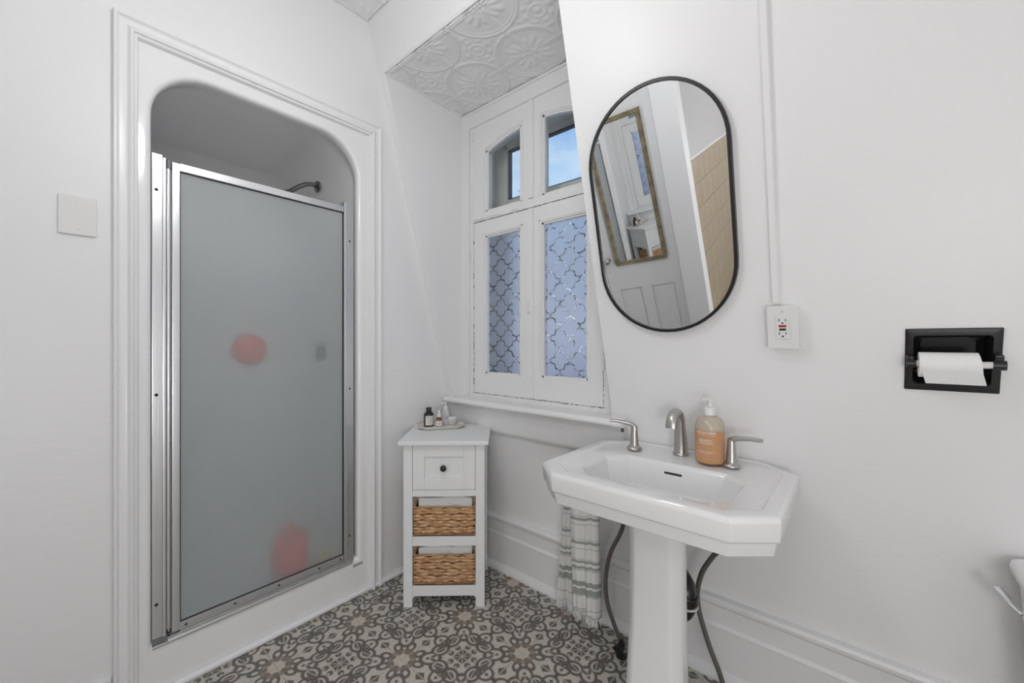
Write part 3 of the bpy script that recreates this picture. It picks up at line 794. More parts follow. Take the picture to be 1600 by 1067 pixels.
tag(b.build('small_bottle', 'blackpl', smooth=50, loc=(XL-.115, .885, 1.150)), 'small dark bottle on the narrow ledge behind the glass', 'bottle')
b = MB(); b.box(XL-.17, XL-.09, .83, 1.044, 1.140, 1.150, bev=.004)
tag(b.build('shower_ledge', 'acrylic', smooth=50), 'narrow white ledge on the right side inside the stall', 'shelf')

# blank switch plate
b = MB(); b.box(XL, XL+.009, .030, .114, 1.587, 1.709, bev=.0035)
pl_ = tag(b.build('blank_cover_plate', 'plastic', smooth=40), 'square white blank cover plate left of the shower', 'wall plate')
for z in (1.607, 1.689):
    q = MB(); q.lathe([(0, .0015), (.003, .001), (.0035, 0)], c=(XL+.009, .072, z), n=10, mtx=Matrix.Rotation(PI/2, 4, 'Y')); q.build('screw', 'plastic', pl_)

# ------------------------------------------------------------------ oval mirror on the sloped wall
mc = (-.524, 1.687); mr = .2345; ml = .178
mm = slopeM(*mc)
om = thing('oval_mirror', 'tall pill-shaped mirror with a thin black frame above the sink', 'mirror', mm.translation)
def pill(r, n=28, l=ml): return [(math.cos(PI*i/n)*r, l+math.sin(PI*i/n)*r) for i in range(n+1)] + [(-math.cos(PI*i/n)*r, -l-math.sin(PI*i/n)*r) for i in range(n+1)]
q = MB(); rg = []
for r, z in ((mr-.011, .016), (mr-.010, .022), (mr-.002, .022), (mr, .020), (mr, .001), (mr-.011, .001)): rg.append([mm @ Vector((x, y, z)) for x, y in pill(r)])
rg.append(rg[0]); q.loft(rg); sub(q, 'frame', 'black', om, smooth=40)
q = MB(); q.prism(pill(mr-.0105), lambda p: mm @ Vector((p[0], p[1], .016)), lambda p: mm @ Vector((p[0], p[1], .012))); sub(q, 'mirror_glass', 'mirror', om)
q = MB(); q.prism(pill(mr-.02), lambda p: mm @ Vector((p[0], p[1], .012)), lambda p: mm @ Vector((p[0], p[1], .001))); sub(q, 'backing', 'black', om)

# raceway and outlet
b = MB(); pts = [OS(-.197, z, .0) for z in (1.37, 2.86)]
m1 = slopeM(-.197, 1.37); Lr = (2.86-1.37)/CS
b.prism([(-.0105, 0), (-.0105, .009), (-.007, .013), (.007, .013), (.0105, .009), (.0105, 0)], lambda p: m1 @ Vector((p[0], 0, p[1])), lambda p: m1 @ Vector((p[0], Lr, p[1])))
for t_ in (1.05,):
    b.prism([(-.0125, 0), (-.0125, .010), (-.008, .0145), (.008, .0145), (.0125, .010), (.0125, 0)], lambda p: m1 @ Vector((p[0], t_, p[1])), lambda p: m1 @ Vector((p[0], t_+.012, p[1])))
tag(b.build('cable_raceway', 'trim', smooth=30), 'white painted cable raceway running up from the outlet', 'raceway')
mo = slopeM(-.178, 1.300)
ou = thing('power_outlet', 'white surface-mounted outlet with red and black buttons', 'outlet', mo.translation)
def lb(mtx, *a, bev=0): q = MB(); q.box(*a, bev=bev, mtx=mtx); return q
sub(lb(mo, -.036, .036, -.062, .062, 0, .026, bev=.004), 'box', 'plastic', ou, smooth=40)
sub(lb(mo, -.040, .040, -.066, .066, .026, .033, bev=.003), 'cover_plate', 'plastic', ou, smooth=40)
fc = lb(mo, -.017, .017, -.034, .034, .033, .0365, bev=.0015); fc = sub(fc, 'receptacle', 'plastic', ou, smooth=40)
sub(lb(mo, -.0095, .0095, .0025, .0095, .0365, .0385, bev=.0008), 'button', 'redbtn', fc, label='red reset button')
sub(lb(mo, -.0085, .0085, -.0075, -.0015, .0365, .0385, bev=.0008), 'button', 'black', fc, label='black test button')
for y in (.024, -.017):
    sub(lb(mo, -.0095, -.0072, y-.004, y+.004, .0363, .0368), 'slot', 'black', fc); sub(lb(mo, .0072, .0092, y-.0035, y+.0035, .0363, .0368), 'slot', 'black', fc)
    q = MB(); q.lathe([(0, .0004), (.0028, .0004), (.0028, 0)], n=10, mtx=mo @ Matrix.Translation((0, y-.0090, .0364))); sub(q, 'ground_hole', 'black', fc)
sub(lb(mo, .0115, .0135, .0135, .0150, .0364, .0370), 'indicator_light', 'lead', fc)
for y in (.049, -.049):
    q = MB(); q.lathe([(0, .0012), (.003, .0008), (.003, 0)], n=10, mtx=mo @ Matrix.Translation((0, y, .033))); sc_ = sub(q, 'screw', 'plastic', ou)
sub(lb(mo, -.0006, .0006, .046, .052, .0335, .0346), 'screw_slot', 'darkmetal', ou)

# ------------------------------------------------------------------ toilet paper holder, recessed
mt = slopeM(.1735, 1.203)
th = thing('paper_holder', 'black recessed metal toilet paper holder in the wall', 'paper holder', mt.translation)
q = MB(); W, Hh = .084, .0835
def rr(w, h, r, n=5):
    p = []
    for cx, cy, a0 in ((w-r, h-r, 0), (-w+r, h-r, PI/2), (-w+r, -h+r, PI), (w-r, -h+r, 1.5*PI)):
        p += [(cx+r*math.cos(a0+PI/2*i/n), cy+r*math.sin(a0+PI/2*i/n)) for i in range(n+1)]
    return p
rg = [[mt @ Vector((x, y, z)) for x, y in rr(w, h, r)] for w, h, r, z in ((W, Hh, .002, .0005), (W, Hh, .002, .004), (W-.003, Hh-.003, .002, .006), (.069, .066, .008, .006), (.066, .063, .010, .001), (.063, .058, .014, -.045), (.050, .045, .016, -.058))]
q.loft(rg, cap1=True); sub(q, 'housing', 'black', th, smooth=35)
q = MB(); q.box(-.082, -.068, -.016, .016, .004, .030, bev=.004, mtx=mt); q.tube([mt @ Vector((-.082, -.004, .026)), mt @ Vector((-.064, -.004, .026))], .011, 14); sub(q, 'arm', 'blackpl', th, smooth=50)
q = MB(); q.box(.068, .084, -.012, .022, .004, .030, bev=.004, mtx=mt); q.tube([mt @ Vector((.066, -.003, .028)), mt @ Vector((.087, -.003, .028))], .012, 14); sub(q, 'arm', 'blackpl', th, smooth=50)
q = MB(); q.tube([mt @ Vector((-.067, -.0035, .027)), mt @ Vector((.068, -.0035, .027))], .0085, 16); sub(q, 'roller', 'plastic', th, smooth=50)
q = MB(); ax_, ay_, az_ = 0, -.006, .026
prof_ = [(-.060, .010), (-.060, .032), (.043, .032), (.043, .010)]
rings = []
for xx, r in prof_ : rings.append([mt @ Vector((xx, ay_+r*math.cos(2*PI*k/36), az_+r*math.sin(2*PI*k/36))) for k in range(36)])
rings.append(rings[0]); q.loft(rings)
rl = thing('toilet_roll', 'partly used white toilet paper roll on the black holder', 'toilet paper', mt.translation)
sub(q, 'paper', 'paper', rl, smooth=50)
q = MB(); R_ = .0327
sheet = [[mt @ Vector((xx + .006*min(1, max(0, (t-.0)/.05)), ay_+R_*math.cos(a), az_+R_*math.sin(a))) for xx in (-.060, .043)] for t, a in [(i/12*.04, .35+i*(PI/2-.35+.35)/12) for i in range(13)]]
last = [mt.inverted() @ Vector(p) for p in sheet[-1]]
for i in range(1, 6): sheet.append([mt @ Vector((l.x+.0015*i, l.y-.0085*i if False else l.y-.0062*i, l.z-.0012*i)) for l in last])
q.loft(sheet, close=False); sub(q, 'loose_sheet', 'paper', rl, smooth=60)

# ------------------------------------------------------------------ pedestal sink
sx = -.480
sk = thing('pedestal_sink', 'white octagonal pedestal sink below the black-framed mirror', 'sink', (sx, 1.35, 0))
ZR = .842
def octa(hw, yf, yb, cf, cb, n=1):
    return [(sx-hw+cf, yf), (sx+hw-cf, yf), (sx+hw, yf+cf*.85), (sx+hw, yb-cb*.85), (sx+hw-cb, yb), (sx-hw+cb, yb), (sx-hw, yb-cb*.85), (sx-hw, yf+cf*.85)]
def bowl(hw, yf, yb, c, z): # same count
    return [(sx-hw+c, yf, z), (sx+hw-c, yf, z), (sx+hw, yf+c, z), (sx+hw, yb-c, z), (sx+hw-c, yb, z), (sx-hw+c, yb, z), (sx-hw, yb-c, z), (sx-hw, yf+c, z)]
def O(hw, yf, yb, cf, cb, z): return [(x, y, z) for x, y in octa(hw, yf, yb, cf, cb)]
rings = [O(.312, 1.068, 1.602, .080, .10, ZR-.106), O(.325, 1.050, 1.602, .084, .11, ZR-.098), O(.331, 1.044, 1.602, .086, .11, ZR-.066), O(.332, 1.043, 1.602, .087, .11, ZR-.063),
         O(.339, 1.037, 1.602, .090, .115, ZR-.058), O(.342, 1.034, 1.602, .090, .115, ZR-.012), O(.339, 1.038, 1.602, .090, .115, ZR-.003), O(.332, 1.046, 1.599, .088, .112, ZR),
         O(.300, 1.078, 1.585, .078, .10, ZR-.0005), O(.297, 1.081, 1.582, .077, .10, ZR-.004),
         O(.285, 1.090, 1.565, .075, .09, ZR-.005)]
rings += [bowl(.226, 1.112, 1.405, .060, ZR-.008), bowl(.218, 1.120, 1.396, .060, ZR-.018), bowl(.208, 1.130, 1.384, .058, ZR-.05), bowl(.190, 1.150, 1.366, .055, ZR-.095), bowl(.150, 1.185, 1.335, .045, ZR-.118), bowl(.04, 1.235, 1.285, .015, ZR-.125)]
q = MB(); q.loft(rings, cap0=True, cap1=True)
bmesh.ops.recalc_face_normals(q.bm, faces=q.bm.faces)
ba = sub(q, 'basin', 'ceramic', sk)
md = ba.modifiers.new('bevel', 'BEVEL'); md.width = .012; md.segments = 4; md.limit_method = 'ANGLE'; md.angle_limit = math.radians(14)
me = ba.data; me.polygons.foreach_set('use_smooth', [True]*len(me.polygons)); md.harden_normals = False
q = MB(); q.box(sx-.030, sx+.030, 1.3865, 1.398, ZR-.045, ZR-.036, bev=.003); sub(q, 'overflow_slot', 'black', ba, label='black overflow slot')
q = MB(); q.lathe([(0, .003), (.018, .003), (.022, 0), (0, 0)], c=(sx, 1.26, ZR-.124), n=18); sub(q, 'drain', 'nickel', ba, smooth=50)
def po(hw, yf, yb, c, z): return [(sx-hw+c, yf, z), (sx+hw-c, yf, z), (sx+hw, yf+c, z), (sx+hw, yb, z), (sx-hw, yb, z), (sx-hw, yf+c, z)]
pr = [(.125, 1.150, .040, .735), (.095, 1.190, .032, .705), (.085, 1.200, .028, .66), (.082, 1.204, .026, .58), (.084, 1.200, .026, .35), (.090, 1.190, .026, .16), (.094, 1.184, .026, .135), (.110, 1.164, .030, .11), (.124, 1.148, .034, .085), (.130, 1.142, .036, .07), (.132, 1.140, .036, 0)]
q = MB(); q.loft([po(w, yf, 1.30 if z < .14 else 1.275, c, z) for w, yf, c, z in pr], cap0=True, cap1=True)
pe = sub(q, 'pedestal', 'ceramic', sk)
md = pe.modifiers.new('bevel', 'BEVEL'); md.width = .008; md.segments = 3; md.limit_method = 'ANGLE'; md.angle_limit = math.radians(20)
pe.data.polygons.foreach_set('use_smooth', [True]*len(pe.data.polygons))
# faucet set (parts of the sink)
ZD = ZR-.0005
q = MB()
q.lathe([(0, 0), (.027, 0), (.0275, .004), (.026, .006), (0, .006)], c=(sx-.02, 1.525, ZD-.004), n=24)
cx_, cy_ = sx-.02, 1.527
pts = []; rad = []
for t_ in [i/9 for i in range(10)]:
    pts.append((cx_, cy_-.012*t_*t_, ZD+.115*t_)); rad.append((.0245-.006*t_, .0245-.008*t_))
for i in range(1, 12):
    a = PI*i/11*.98; pts.append((cx_, cy_-.012-.042+.042*math.cos(a), ZD+.115+.040*math.sin(a))); rad.append((.0185+.0015*i/11, .0165-.003*i/11))
pts.append((cx_, pts[-1][1]-.001, ZD+.106)); rad.append((.020, .0135))
q.tube(pts, rad, 20, up=Vector((0, 1, 0)))
sp_ = sub(q, 'faucet_spout', 'nickel', sk, smooth=50)
def handle(x, y, dirx):
    q = MB(); q.lathe([(0, 0), (.027, 0), (.028, .003), (.026, .008), (.017, .014), (.0155, .03), (.0125, .070), (.0115, .088), (0, .090)], c=(x, y, ZD-.001), n=24)
    h_ = sub(q, 'faucet_handle', 'nickel', sk, smooth=45)
    q = MB(); P_ = [(x-dirx*.004, y, ZD+.072), (x, y, ZD+.085), (x+dirx*.012, y-.003, ZD+.092), (x+dirx*.035, y-.008, ZD+.0955), (x+dirx*.06, y-.014, ZD+.099), (x+dirx*.090, y-.022, ZD+.100)]
    q.tube(P_, [(.011, .011), (.0112, .0105), (.0105, .009), (.0092, .0072), (.009, .0064), (.0088, .006)], 14); sub(q, 'lever', 'nickel', h_, smooth=55)
handle(-.655, 1.475, -1); handle(-.322, 1.478, 1)

# soap bottle on the sink deck
sb = thing('soap_bottle', 'amber pump soap bottle on the sink deck', 'soap dispenser', (-.388, 1.478, ZR-.001))
b = MB(); b.lathe([(0, 0), (.038, .0005), (.045, .006), (.0465, .02), (.0465, .120), (.044, .135), (.036, .148), (.022, .156), (.016, .159), (.0155, .168), (0, .168)], n=36)
bd = b.build('body', 'soap', sb, smooth=40)
b = MB(); b.lathe([(0, .160), (.019, .160), (.019, .184), (.012, .188), (.006, .190), (.005, .205), (.0085, .206), (.010, .212), (.010, .220), (0, .222)], n=20); b.box(-.034, .006, -.006, .006, .211, .220, bev=.002, mtx=Matrix.Rotation(math.radians(75), 4, 'Z'))
b.build('pump', 'plastic', sb, smooth=40, label='white pump top')
def wrap(r, z0, a0, cx=0, cy=0):
    def f(v):
        a = a0 + v.x/r; return Vector((cx+(r+.0004+v.z)*math.cos(a), cy+(r+.0004+v.z)*math.sin(a), z0+v.y))
    return f
acam = math.atan2(-1.478, .388) - .28
text_obj('print', 'HONEYDEW', .0095, 'inkw', bd, wrap(.0466, .103, acam), sx=1.15)
text_obj('print', 'BALSAMIC\nCOCONUT', .0088, 'inkw', bd, wrap(.0466, .078, acam), sx=1.0, extr=.0004)
text_obj('print', 'liquid hand soap with oat\n+ plant based blend', .0048, 'inkw', bd, wrap(.0466, .044, acam), sx=1.05)
b = MB(); n_ = 12
b.loft([[Vector(wrap(.0466, 0, acam)(Vector((-.028+.056*i/n_, z, 0)))) for i in range(n_+1)] for z in (.0985, .0992)], close=False); b.build('print_line', 'inkw', bd)

# supply hoses, drain
def smooth_pts(P, n=8):
    out = []
    P = [Vector(p) for p in P]; Q = [P[0]] + P + [P[-1]]
    for i in range(1, len(Q)-2):
        for k in range(n):
            t = k/n; a, b_, c, d = Q[i-1], Q[i], Q[i+1], Q[i+2]
            out.append(.5*((2*b_)+(c-a)*t+(2*a-5*b_+4*c-d)*t*t+(3*b_-a-3*c+d)*t**3))
    out.append(P[-1]); return out
hl = thing('supply_hose', 'grey braided supply hose left of the sink pedestal', 'hose', (-.73, 1.5, 0), group='supply hoses under the sink')
b = MB(); b.tube(smooth_pts([(-.655, 1.475, .73), (-.69, 1.49, .60), (-.722, 1.50, .494), (-.765, 1.50, .40), (-.787, 1.50, .30), (-.784, 1.50, .20), (-.75, 1.50, .11), (-.722, 1.50, .06)]), .0085, 10); sub(b, 'braid', 'hose', hl, smooth=60)
b = MB(); b.lathe([(0, 0), (.022, .001), (.022, .006), (.010, .010), (.010, .03), (.014, .032), (.014, .055), (.009, .058), (.009, .07), (0, .07)], c=(-.720, 1.50, 0), n=16); b.lathe([(0, 0), (.016, 0), (.016, .012), (0, .014)], c=(-.720, 1.480, .043), n=14, mtx=Matrix.Rotation(PI/2, 4, 'X'), sx=1.3, sy=.8)
sub(b, 'shutoff_valve', 'darkmetal', hl, smooth=50)
hr = thing('supply_hose', 'grey braided supply hose right of the sink pedestal', 'hose', (-.34, 1.5, 0), group='supply hoses under the sink')
b = MB(); b.tube(smooth_pts([(-.325, 1.47, .73), (-.33, 1.48, .60), (-.386, 1.50, .51), (-.423, 1.50, .432), (-.434, 1.50, .338), (-.402, 1.50, .219), (-.365, 1.50, .13), (-.348, 1.50, .075)]), .0085, 10); sub(b, 'braid', 'hose', hr, smooth=60)
b = MB(); b.lathe([(0, 0), (.022, .001), (.022, .006), (.010, .010), (.010, .03), (.014, .032), (.014, .062), (.0095, .066), (.0095, .085), (0, .085)], c=(-.346, 1.50, 0), n=16); sub(b, 'shutoff_valve', 'darkmetal', hr, smooth=50)
tr = thing('drain_trap', 'black curved drain trap behind the sink pedestal', 'drain pipe', (-.47, 1.42, .35))
cy0, cz0 = 1.40, .37; 
ux0, ux1, uy0, uy1, uz = -.515, -.440, 1.385, 1.405, .375
b = MB(); b.tube([(ux0, uy0, .725), (ux0, uy0, .55), (ux0, uy0, .42)] + [((ux0+ux1)/2-(ux1-ux0)/2*math.cos(PI*i/10), uy0+(uy1-uy0)*i/10, uz-.040*math.sin(PI*i/10)) for i in range(11)] + [(ux1, uy1, .41), (ux1-.006, uy1+.008, .430), (ux1-.03, uy1+.035, .440), (ux1-.07, uy1+.09, .440), (-.57, 1.640, .440)], .030, 18, up=Vector((0, 1, 0)))
sub(b, 'pipe', 'pvc', tr, smooth=60)
b = MB(); b.lathe([(0, -.014), (.034, -.014), (.036, -.010), (.036, .010), (.034, .014), (0, .014)], c=(ux1, uy1, .392), n=18); sub(b, 'slip_nut', 'pvc', tr, smooth=40)
b = MB(); b.lathe([(.0345, -.003), (.0362, -.003), (.0362, .002), (.0345, .002)], c=(ux1, uy1, .372), n=18); sub(b, 'seal_tape', 'plastic', tr)

# hand towel hanging behind the left of the sink
tw = thing('hand_towel', 'cream hand towel with green-grey stripes hanging under the sink', 'towel', (-.95, 1.5, .3))
def camx(px, Y_): # width helper: x on plane Y for an image column, used only to size the cloth
    r = (px-800)/632.; s_, c_ = math.sin(math.radians(40.77)), math.cos(math.radians(40.77)); return Y_*(-s_+r*c_)/(c_+r*s_)
def sheet(xt0, xt1, xb0, xb1, yt, zt, zb, slant, fold, ph, dz, skew):
    q = MB(); uvl = q.bm.loops.layers.uv.new('UVMap'); n, m_ = 30, 44; G = []; UVv = {}
    for j in range(m_+1):
        t = j/m_; row = []
        for i in range(n+1):
            s_ = i/n; e = s_*2-1
            x = (xt0+(xb0-xt0)*t**1.2)*(1-s_)+(xt1+(xb1-xt1)*t**1.2)*s_
            amp = .010+.014*t
            y = yt - fold*(math.sqrt(max(0, 1-e*e*.96))-.3)*(.8+.4*t) + amp*math.sin(s_*9+ph+t*1.5)*.55 + .006*math.sin(s_*21+ph*2)*(t)
            z = zt+(zb-zt)*t + slant*(s_-.3)*t
            v = q.bm.verts.new((x, y, z)); row.append(v); UVv[v] = (s_, z - skew*(s_) - dz + .004*math.sin(s_*11+ph))
        G.append(row)
    for j in range(m_):
        for i in range(n):
            f = q.bm.faces.new((G[j][i], G[j][i+1], G[j+1][i+1], G[j+1][i]))
            for lp in f.loops: lp[uvl].uv = UVv[lp.vert]
    return q, [tuple(v.co) for v in G[-1]]
q, e1 = sheet(camx(881, 1.56), camx(889, 1.56), camx(866, 1.56), camx(894, 1.56), 1.575, .74, .060, -.005, .020, .4, .010, .0)
a1 = sub(q, 'cloth', 'towel', tw, smooth=80)
a1.modifiers.new('solid', 'SOLIDIFY').thickness = .003
q, e2 = sheet(camx(884, 1.50), camx(931, 1.50), camx(894, 1.50), camx(934, 1.50), 1.525, .74, .092, 0, .030, 2.2, 0, .026)
a2 = sub(q, 'cloth', 'towel', tw, smooth=80)
a2.modifiers.new('solid', 'SOLIDIFY').thickness = .003
b = MB()
for edge in (e1, e2):
    for i in range(len(edge)-1):
        for k in range(3):
            t = random.random(); p = Vector(edge[i]).lerp(Vector(edge[i+1]), t); l = random.uniform(.025, .040)
            dx, dy = random.uniform(-.006, .006), random.uniform(-.006, .006)
            b.tube([p+Vector((0, 0, .003)), p+Vector((dx*.5, dy*.5, -l*.55)), p+Vector((dx, dy, -l))], [.0013, .0012, .0008], 5)
fr = sub(b, 'fringe', 'linen', tw, smooth=60); fr['kind'] = 'stuff'
b = MB(); b.lathe([(0, 0), (.014, 0), (.014, .004), (0, .005)], c=(-.935, YK-.001, .742), n=14, mtx=Matrix.Rotation(PI/2, 4, 'X')); b.tube([(-.935, YK, .742), (-.935, 1.59, .742), (-.935, 1.55, .735), (-.935, 1.525, .745)], .005, 8)
b.tube([(-.985, 1.535, .742), (-.885, 1.52, .742)], .005, 8)
tag(b.build('towel_hook', 'nickel', smooth=50), 'nickel hook on the wall holding the striped towel', 'hook')

# ------------------------------------------------------------------ cabinet
CA = math.atan2(1.360-1.105, -1.344+1.627)
cab = thing('storage_cabinet', 'narrow white cabinet with one drawer and two open basket shelves', 'cabinet', (-1.627, 1.105, 0), CA)
W, D, HT = .381, .345, .786
ZT = HT-.020
def cp_(name, m='cabinet', parent=cab, boxes=(), bev=.0015, **kw):
    q = MB()
    for bx in boxes: q.box(*bx, bev=bev)
    return q.build(name, m, parent, smooth=40, **kw)
cp_('top', boxes=[(-.020, W+.020, -.022, D+.020, ZT, HT)], bev=.004)
for x0 in (0, W-.042):
    for y0 in (0, D-.042): cp_('leg', boxes=[(x0, x0+.042, y0, y0+.042, 0, ZT)], bev=.002)
dr = cp_('drawer', boxes=[(.0435, .0985, .002, .022, .552, .762), (W-.0985, W-.0435, .002, .022, .552, .762), (.0985, W-.0985, .002, .022, .707, .762), (.0985, W-.0985, .002, .022, .552, .607), (.0985, W-.0985, .010, .022, .607, .707)], bev=.0012)
b = MB(); b.lathe([(0, 0), (.006, 0), (.005, .010), (.009, .013), (.0145, .018), (.0150, .023), (.011, .028), (0, .030)], c=(W/2-.002, .010, .655), n=20, mtx=Matrix.Rotation(PI/2, 4, 'X')); b.build('knob', 'blackpl', dr, smooth=50, label='round black knob')
cp_('rail', boxes=[(.042, W-.042, .004, .022, .519, .550)])
cp_('shelf', boxes=[(.040, W-.040, .010, D-.01, .314, .330), (.042, W-.042, .004, .022, .286, .330)])
cp_('shelf', boxes=[(.040, W-.040, .010, D-.01, .082, .098), (.042, W-.042, .004, .022, .050, .098)])
for x0, x1 in ((.008, .020), (W-.020, W-.008)):
    cp_('side_panel', boxes=[(x0, x1, .040, D-.040, .519, ZT)])
    cp_('side_rail', boxes=[(x0, x1, .040, D-.040, .286, .330)]); cp_('side_rail', boxes=[(x0, x1, .040, D-.040, .050, .098)])
cp_('back_panel', boxes=[(.040, W-.040, D-.014, D-.008, .05, ZT)])
# shaped brackets under the lowest rail
for x0, s_ in ((.042, 1), (W-.042, -1)):
    b = MB()
    pts = [(0, .050), (.020, .050)] + [(.020-.020*math.sin(a), .050-.014*(1-math.cos(a))) for a in (.4, .8, 1.2, PI/2)] + [(0, .028)]
    b.prism(pts, lambda p: (x0+s_*p[0], .006, p[1]), lambda p: (x0+s_*p[0], .020, p[1]))
    b.build('bracket', 'cabinet', cab)

def basket(z, hgt, label):
    w, d = .290, .27
    bk = thing('basket', label, 'basket', (0, 0, 0), CA, 'reed baskets in the cabinet')
    R = Matrix.Rotation(CA, 3, 'Z'); bk.location = Vector((-1.627, 1.105, 0)) + R @ Vector((.0455, .012, z))
    q = MB(); q.box(.006, w-.006, .006, d-.006, .002, hgt-.01); 
    inner = q; bmesh.ops.delete(q.bm, geom=[f for f in q.bm.faces if f.normal.z > .9 or all(v.co.z > hgt-.02 for v in f.verts)], context='FACES')
    q.build('gap_backing', 'basketgap', bk)  # box behind the strands, coloured dark as shade in the gaps
    q = MB(); rows = 4; rh = (hgt-.022)/rows
    def strand(p0, dirv, nrm, L_, zc, ph):
        n = max(4, int(L_/.062)); seg = L_/n
        for k in range(n+1):
            s0 = (k-.5+(.5 if ph else 0))*seg; s1 = s0+seg*1.06; s0 -= seg*.06
            s0 = max(s0, 0); s1 = min(s1, L_)
            if s1-s0 < .01: continue
            for sub_, dzz in ((0, .28), (1, -.22)):
                P_ = []; rad = []
                tilt = random.uniform(-.0035, .0035)
                for i in range(7):
                    t = i/6; bul = math.sin(PI*t)
                    P_.append(p0 + dirv*(s0+(s1-s0)*t) + nrm*(.0035*bul+.001) + Vector((0, 0, zc+rh*dzz*(.6+.4*bul)+tilt*(t-.5)*2)))
                    rad.append((rh*(.14+.15*bul)*random.uniform(.85, 1.15), .0025+.0040*bul))
                q.tube(P_, rad, 6, up=Vector((0, 0, 1)) if False else nrm)
    faces = ((Vector((0, .004, 0)), Vector((1, 0, 0)), Vector((0, -1, 0)), w), (Vector((w-.004, 0, 0)), Vector((0, 1, 0)), Vector((1, 0, 0)), d), (Vector((.004, 0, 0)), Vector((0, 1, 0)), Vector((-1, 0, 0)), d))
    for p0, dv, nr, L_ in faces:
        for r in range(rows): strand(p0, dv, nr, L_, .011+rh*(r+.5), r % 2)
        for sidez in (hgt-.007, .006):                # twisted braid rims
            nb = int(L_/.0085)
            for k in range(nb):
                c = p0+dv*(L_*(k+.5)/nb)+Vector((0, 0, sidez))
                q.tube([c-dv*.006+Vector((0, 0, -.0045))-nr*.001, c+nr*.004, c+dv*.006+Vector((0, 0, .0045))-nr*.001], [.0018, .0032, .0018], 5)
        for k in range(1, 6):                          # thin uprights
            c = p0+dv*(L_*k/6); q.tube([c+nr*.0045+Vector((0, 0, .01)), c+nr*.006+Vector((0, 0, hgt-.014))], .0012, 5)
    o = q.build('weave', 'basket', bk, smooth=60); o['kind'] = 'stuff'
    for xx in (.004, w-.004):
        q = MB(); q.tube(smooth_pts([(xx, .02, hgt-.004), (xx, .016, hgt+.020), (xx, .03, hgt+.038), (xx, .06, hgt+.040)], 5), .0035, 7)
        q.build('handle', 'basket', bk, smooth=60)
    return bk
basket(.331, .140, 'upper woven reed basket on the cabinet shelf under the drawer')
basket(.099, .145, 'lower woven reed basket on the bottom cabinet shelf')
def folded(z, h, label, wob):
    q = MB(); q.box(.062, .322, .030, .25, z, z+h, bev=.012)
    bmesh.ops.subdivide_edges(q.bm, edges=q.bm.edges, cuts=4, use_grid_fill=True)
    for v in q.bm.verts:
        if v.co.z > z+h*.5: v.co.z += .006*math.sin(v.co.x*wob+1)+.004*math.sin(v.co.y*40) - .35*max(0, abs(v.co.x-.192)-.09)*.4
    o = thing('folded_towel', label, 'towel', (-1.627, 1.105, 0), CA, 'folded towels in the baskets')
    q.build('cloth', 'linen', o, smooth=70)
    q = MB()
    for k in range(2): q.tube([(.20+.02*k, .026, z+h*.86-k*.006), (.26, .0255, z+h*.80-k*.006), (.318, .027, z+h*.62-k*.006)], .0022, 6)
    q.build('hem', 'linen', o, smooth=60)
folded(.346, .160, 'white folded towel in the upper basket', 28)
folded(.114, .158, 'white folded towel in the lower basket', 45)

# ------------------------------------------------------------------ tray and toiletries on the cabinet
ZTR = HT+.0003
def onf(fx, fy): return Vector((-1.627, 1.105, 0)) + Matrix.Rotation(CA, 3, 'Z') @ Vector((fx, fy, 0))
tc_ = Vector((-1.715, 1.405, 0)); ta = math.atan2(1.566-1.281, -1.690+1.788) - .28
tray = thing('vanity_tray', 'small pale stone tray with clipped corners on the cabinet', 'tray', (tc_.x, tc_.y, ZTR), ta)
def oct2(a, b_, c): return [(-a+c, -b_), (a-c, -b_), (a, -b_+c), (a, b_-c), (a-c, b_), (-a+c, b_), (-a, b_-c), (-a, -b_+c)]
b = MB(); b.loft([[(x, y, z) for x, y in oct2(*p)] for p, z in (((.108, .052, .03), 0), ((.122, .062, .034), .008), ((.125, .065, .035), .016), ((.121, .061, .034), .016), ((.112, .053, .032), .009))], cap0=True, cap1=True)
b.build('dish', 'marble', tray, smooth=25)
def Rz(px, py, z): # ground point for an image position on a horizontal plane, to lay out the small bottles
    r = (px-800)/632.; u = (534-py)/632.; s_, c_ = math.sin(math.radians(40.77)), math.cos(math.radians(40.77)); k_ = (z-1.25)/u; return (k_*(-s_+r*c_), k_*(c_+r*s_))
zt = ZTR+.0095
x, y = Rz(670, 666.0, zt)
o = thing('lotion_bottle', 'dark brown bottle with black cap and cream label on the tray', 'bottle', (x, y, zt))
b = MB(); b.lathe([(0, 0), (.024, 0), (.0265, .003), (.0265, .062), (.022, .073), (.013, .077), (0, .077)], n=28); bo = b.build('body', 'amberblk', o, smooth=40)
b = MB(); b.lathe([(0, .0775), (.0145, .0775), (.0145, .098), (.0135, .100), (0, .100)], n=20); b.build('cap', 'blackpl', o, smooth=40)
ac = math.atan2(-y, -x)
def label(par, r, z0, z1, a0, a1, m='label'):
    q = MB(); n = 14; q.loft([[((r+.0004)*math.cos(a0+(a1-a0)*i/n), (r+.0004)*math.sin(a0+(a1-a0)*i/n), z) for i in range(n+1)] for z in (z0, z1)], close=False); return q.build('label', m, par, smooth=60)
label(bo, .0265, .008, .058, ac-.7, ac+1.5)
text_obj('print', 'face wash\n\n100 ml', .0075, 'ink', bo, wrap(.0268, .045, ac+.35))
x, y = Rz(686, 666.5, zt)
o = thing('serum_bottle', 'small amber dropper bottle with white cap and label on the tray', 'bottle', (x, y, zt))
b = MB(); b.lathe([(0, 0), (.0155, 0), (.017, .002), (.017, .036), (.014, .043), (.0085, .047), (.0085, .052), (0, .052)], n=24); bo = b.build('body', 'amber', o, smooth=40)
b = MB(); b.lathe([(0, .051), (.0105, .051), (.0105, .066), (.007, .068), (.006, .083), (.004, .088), (0, .089)], n=18); b.build('dropper', 'plastic', o, smooth=40)
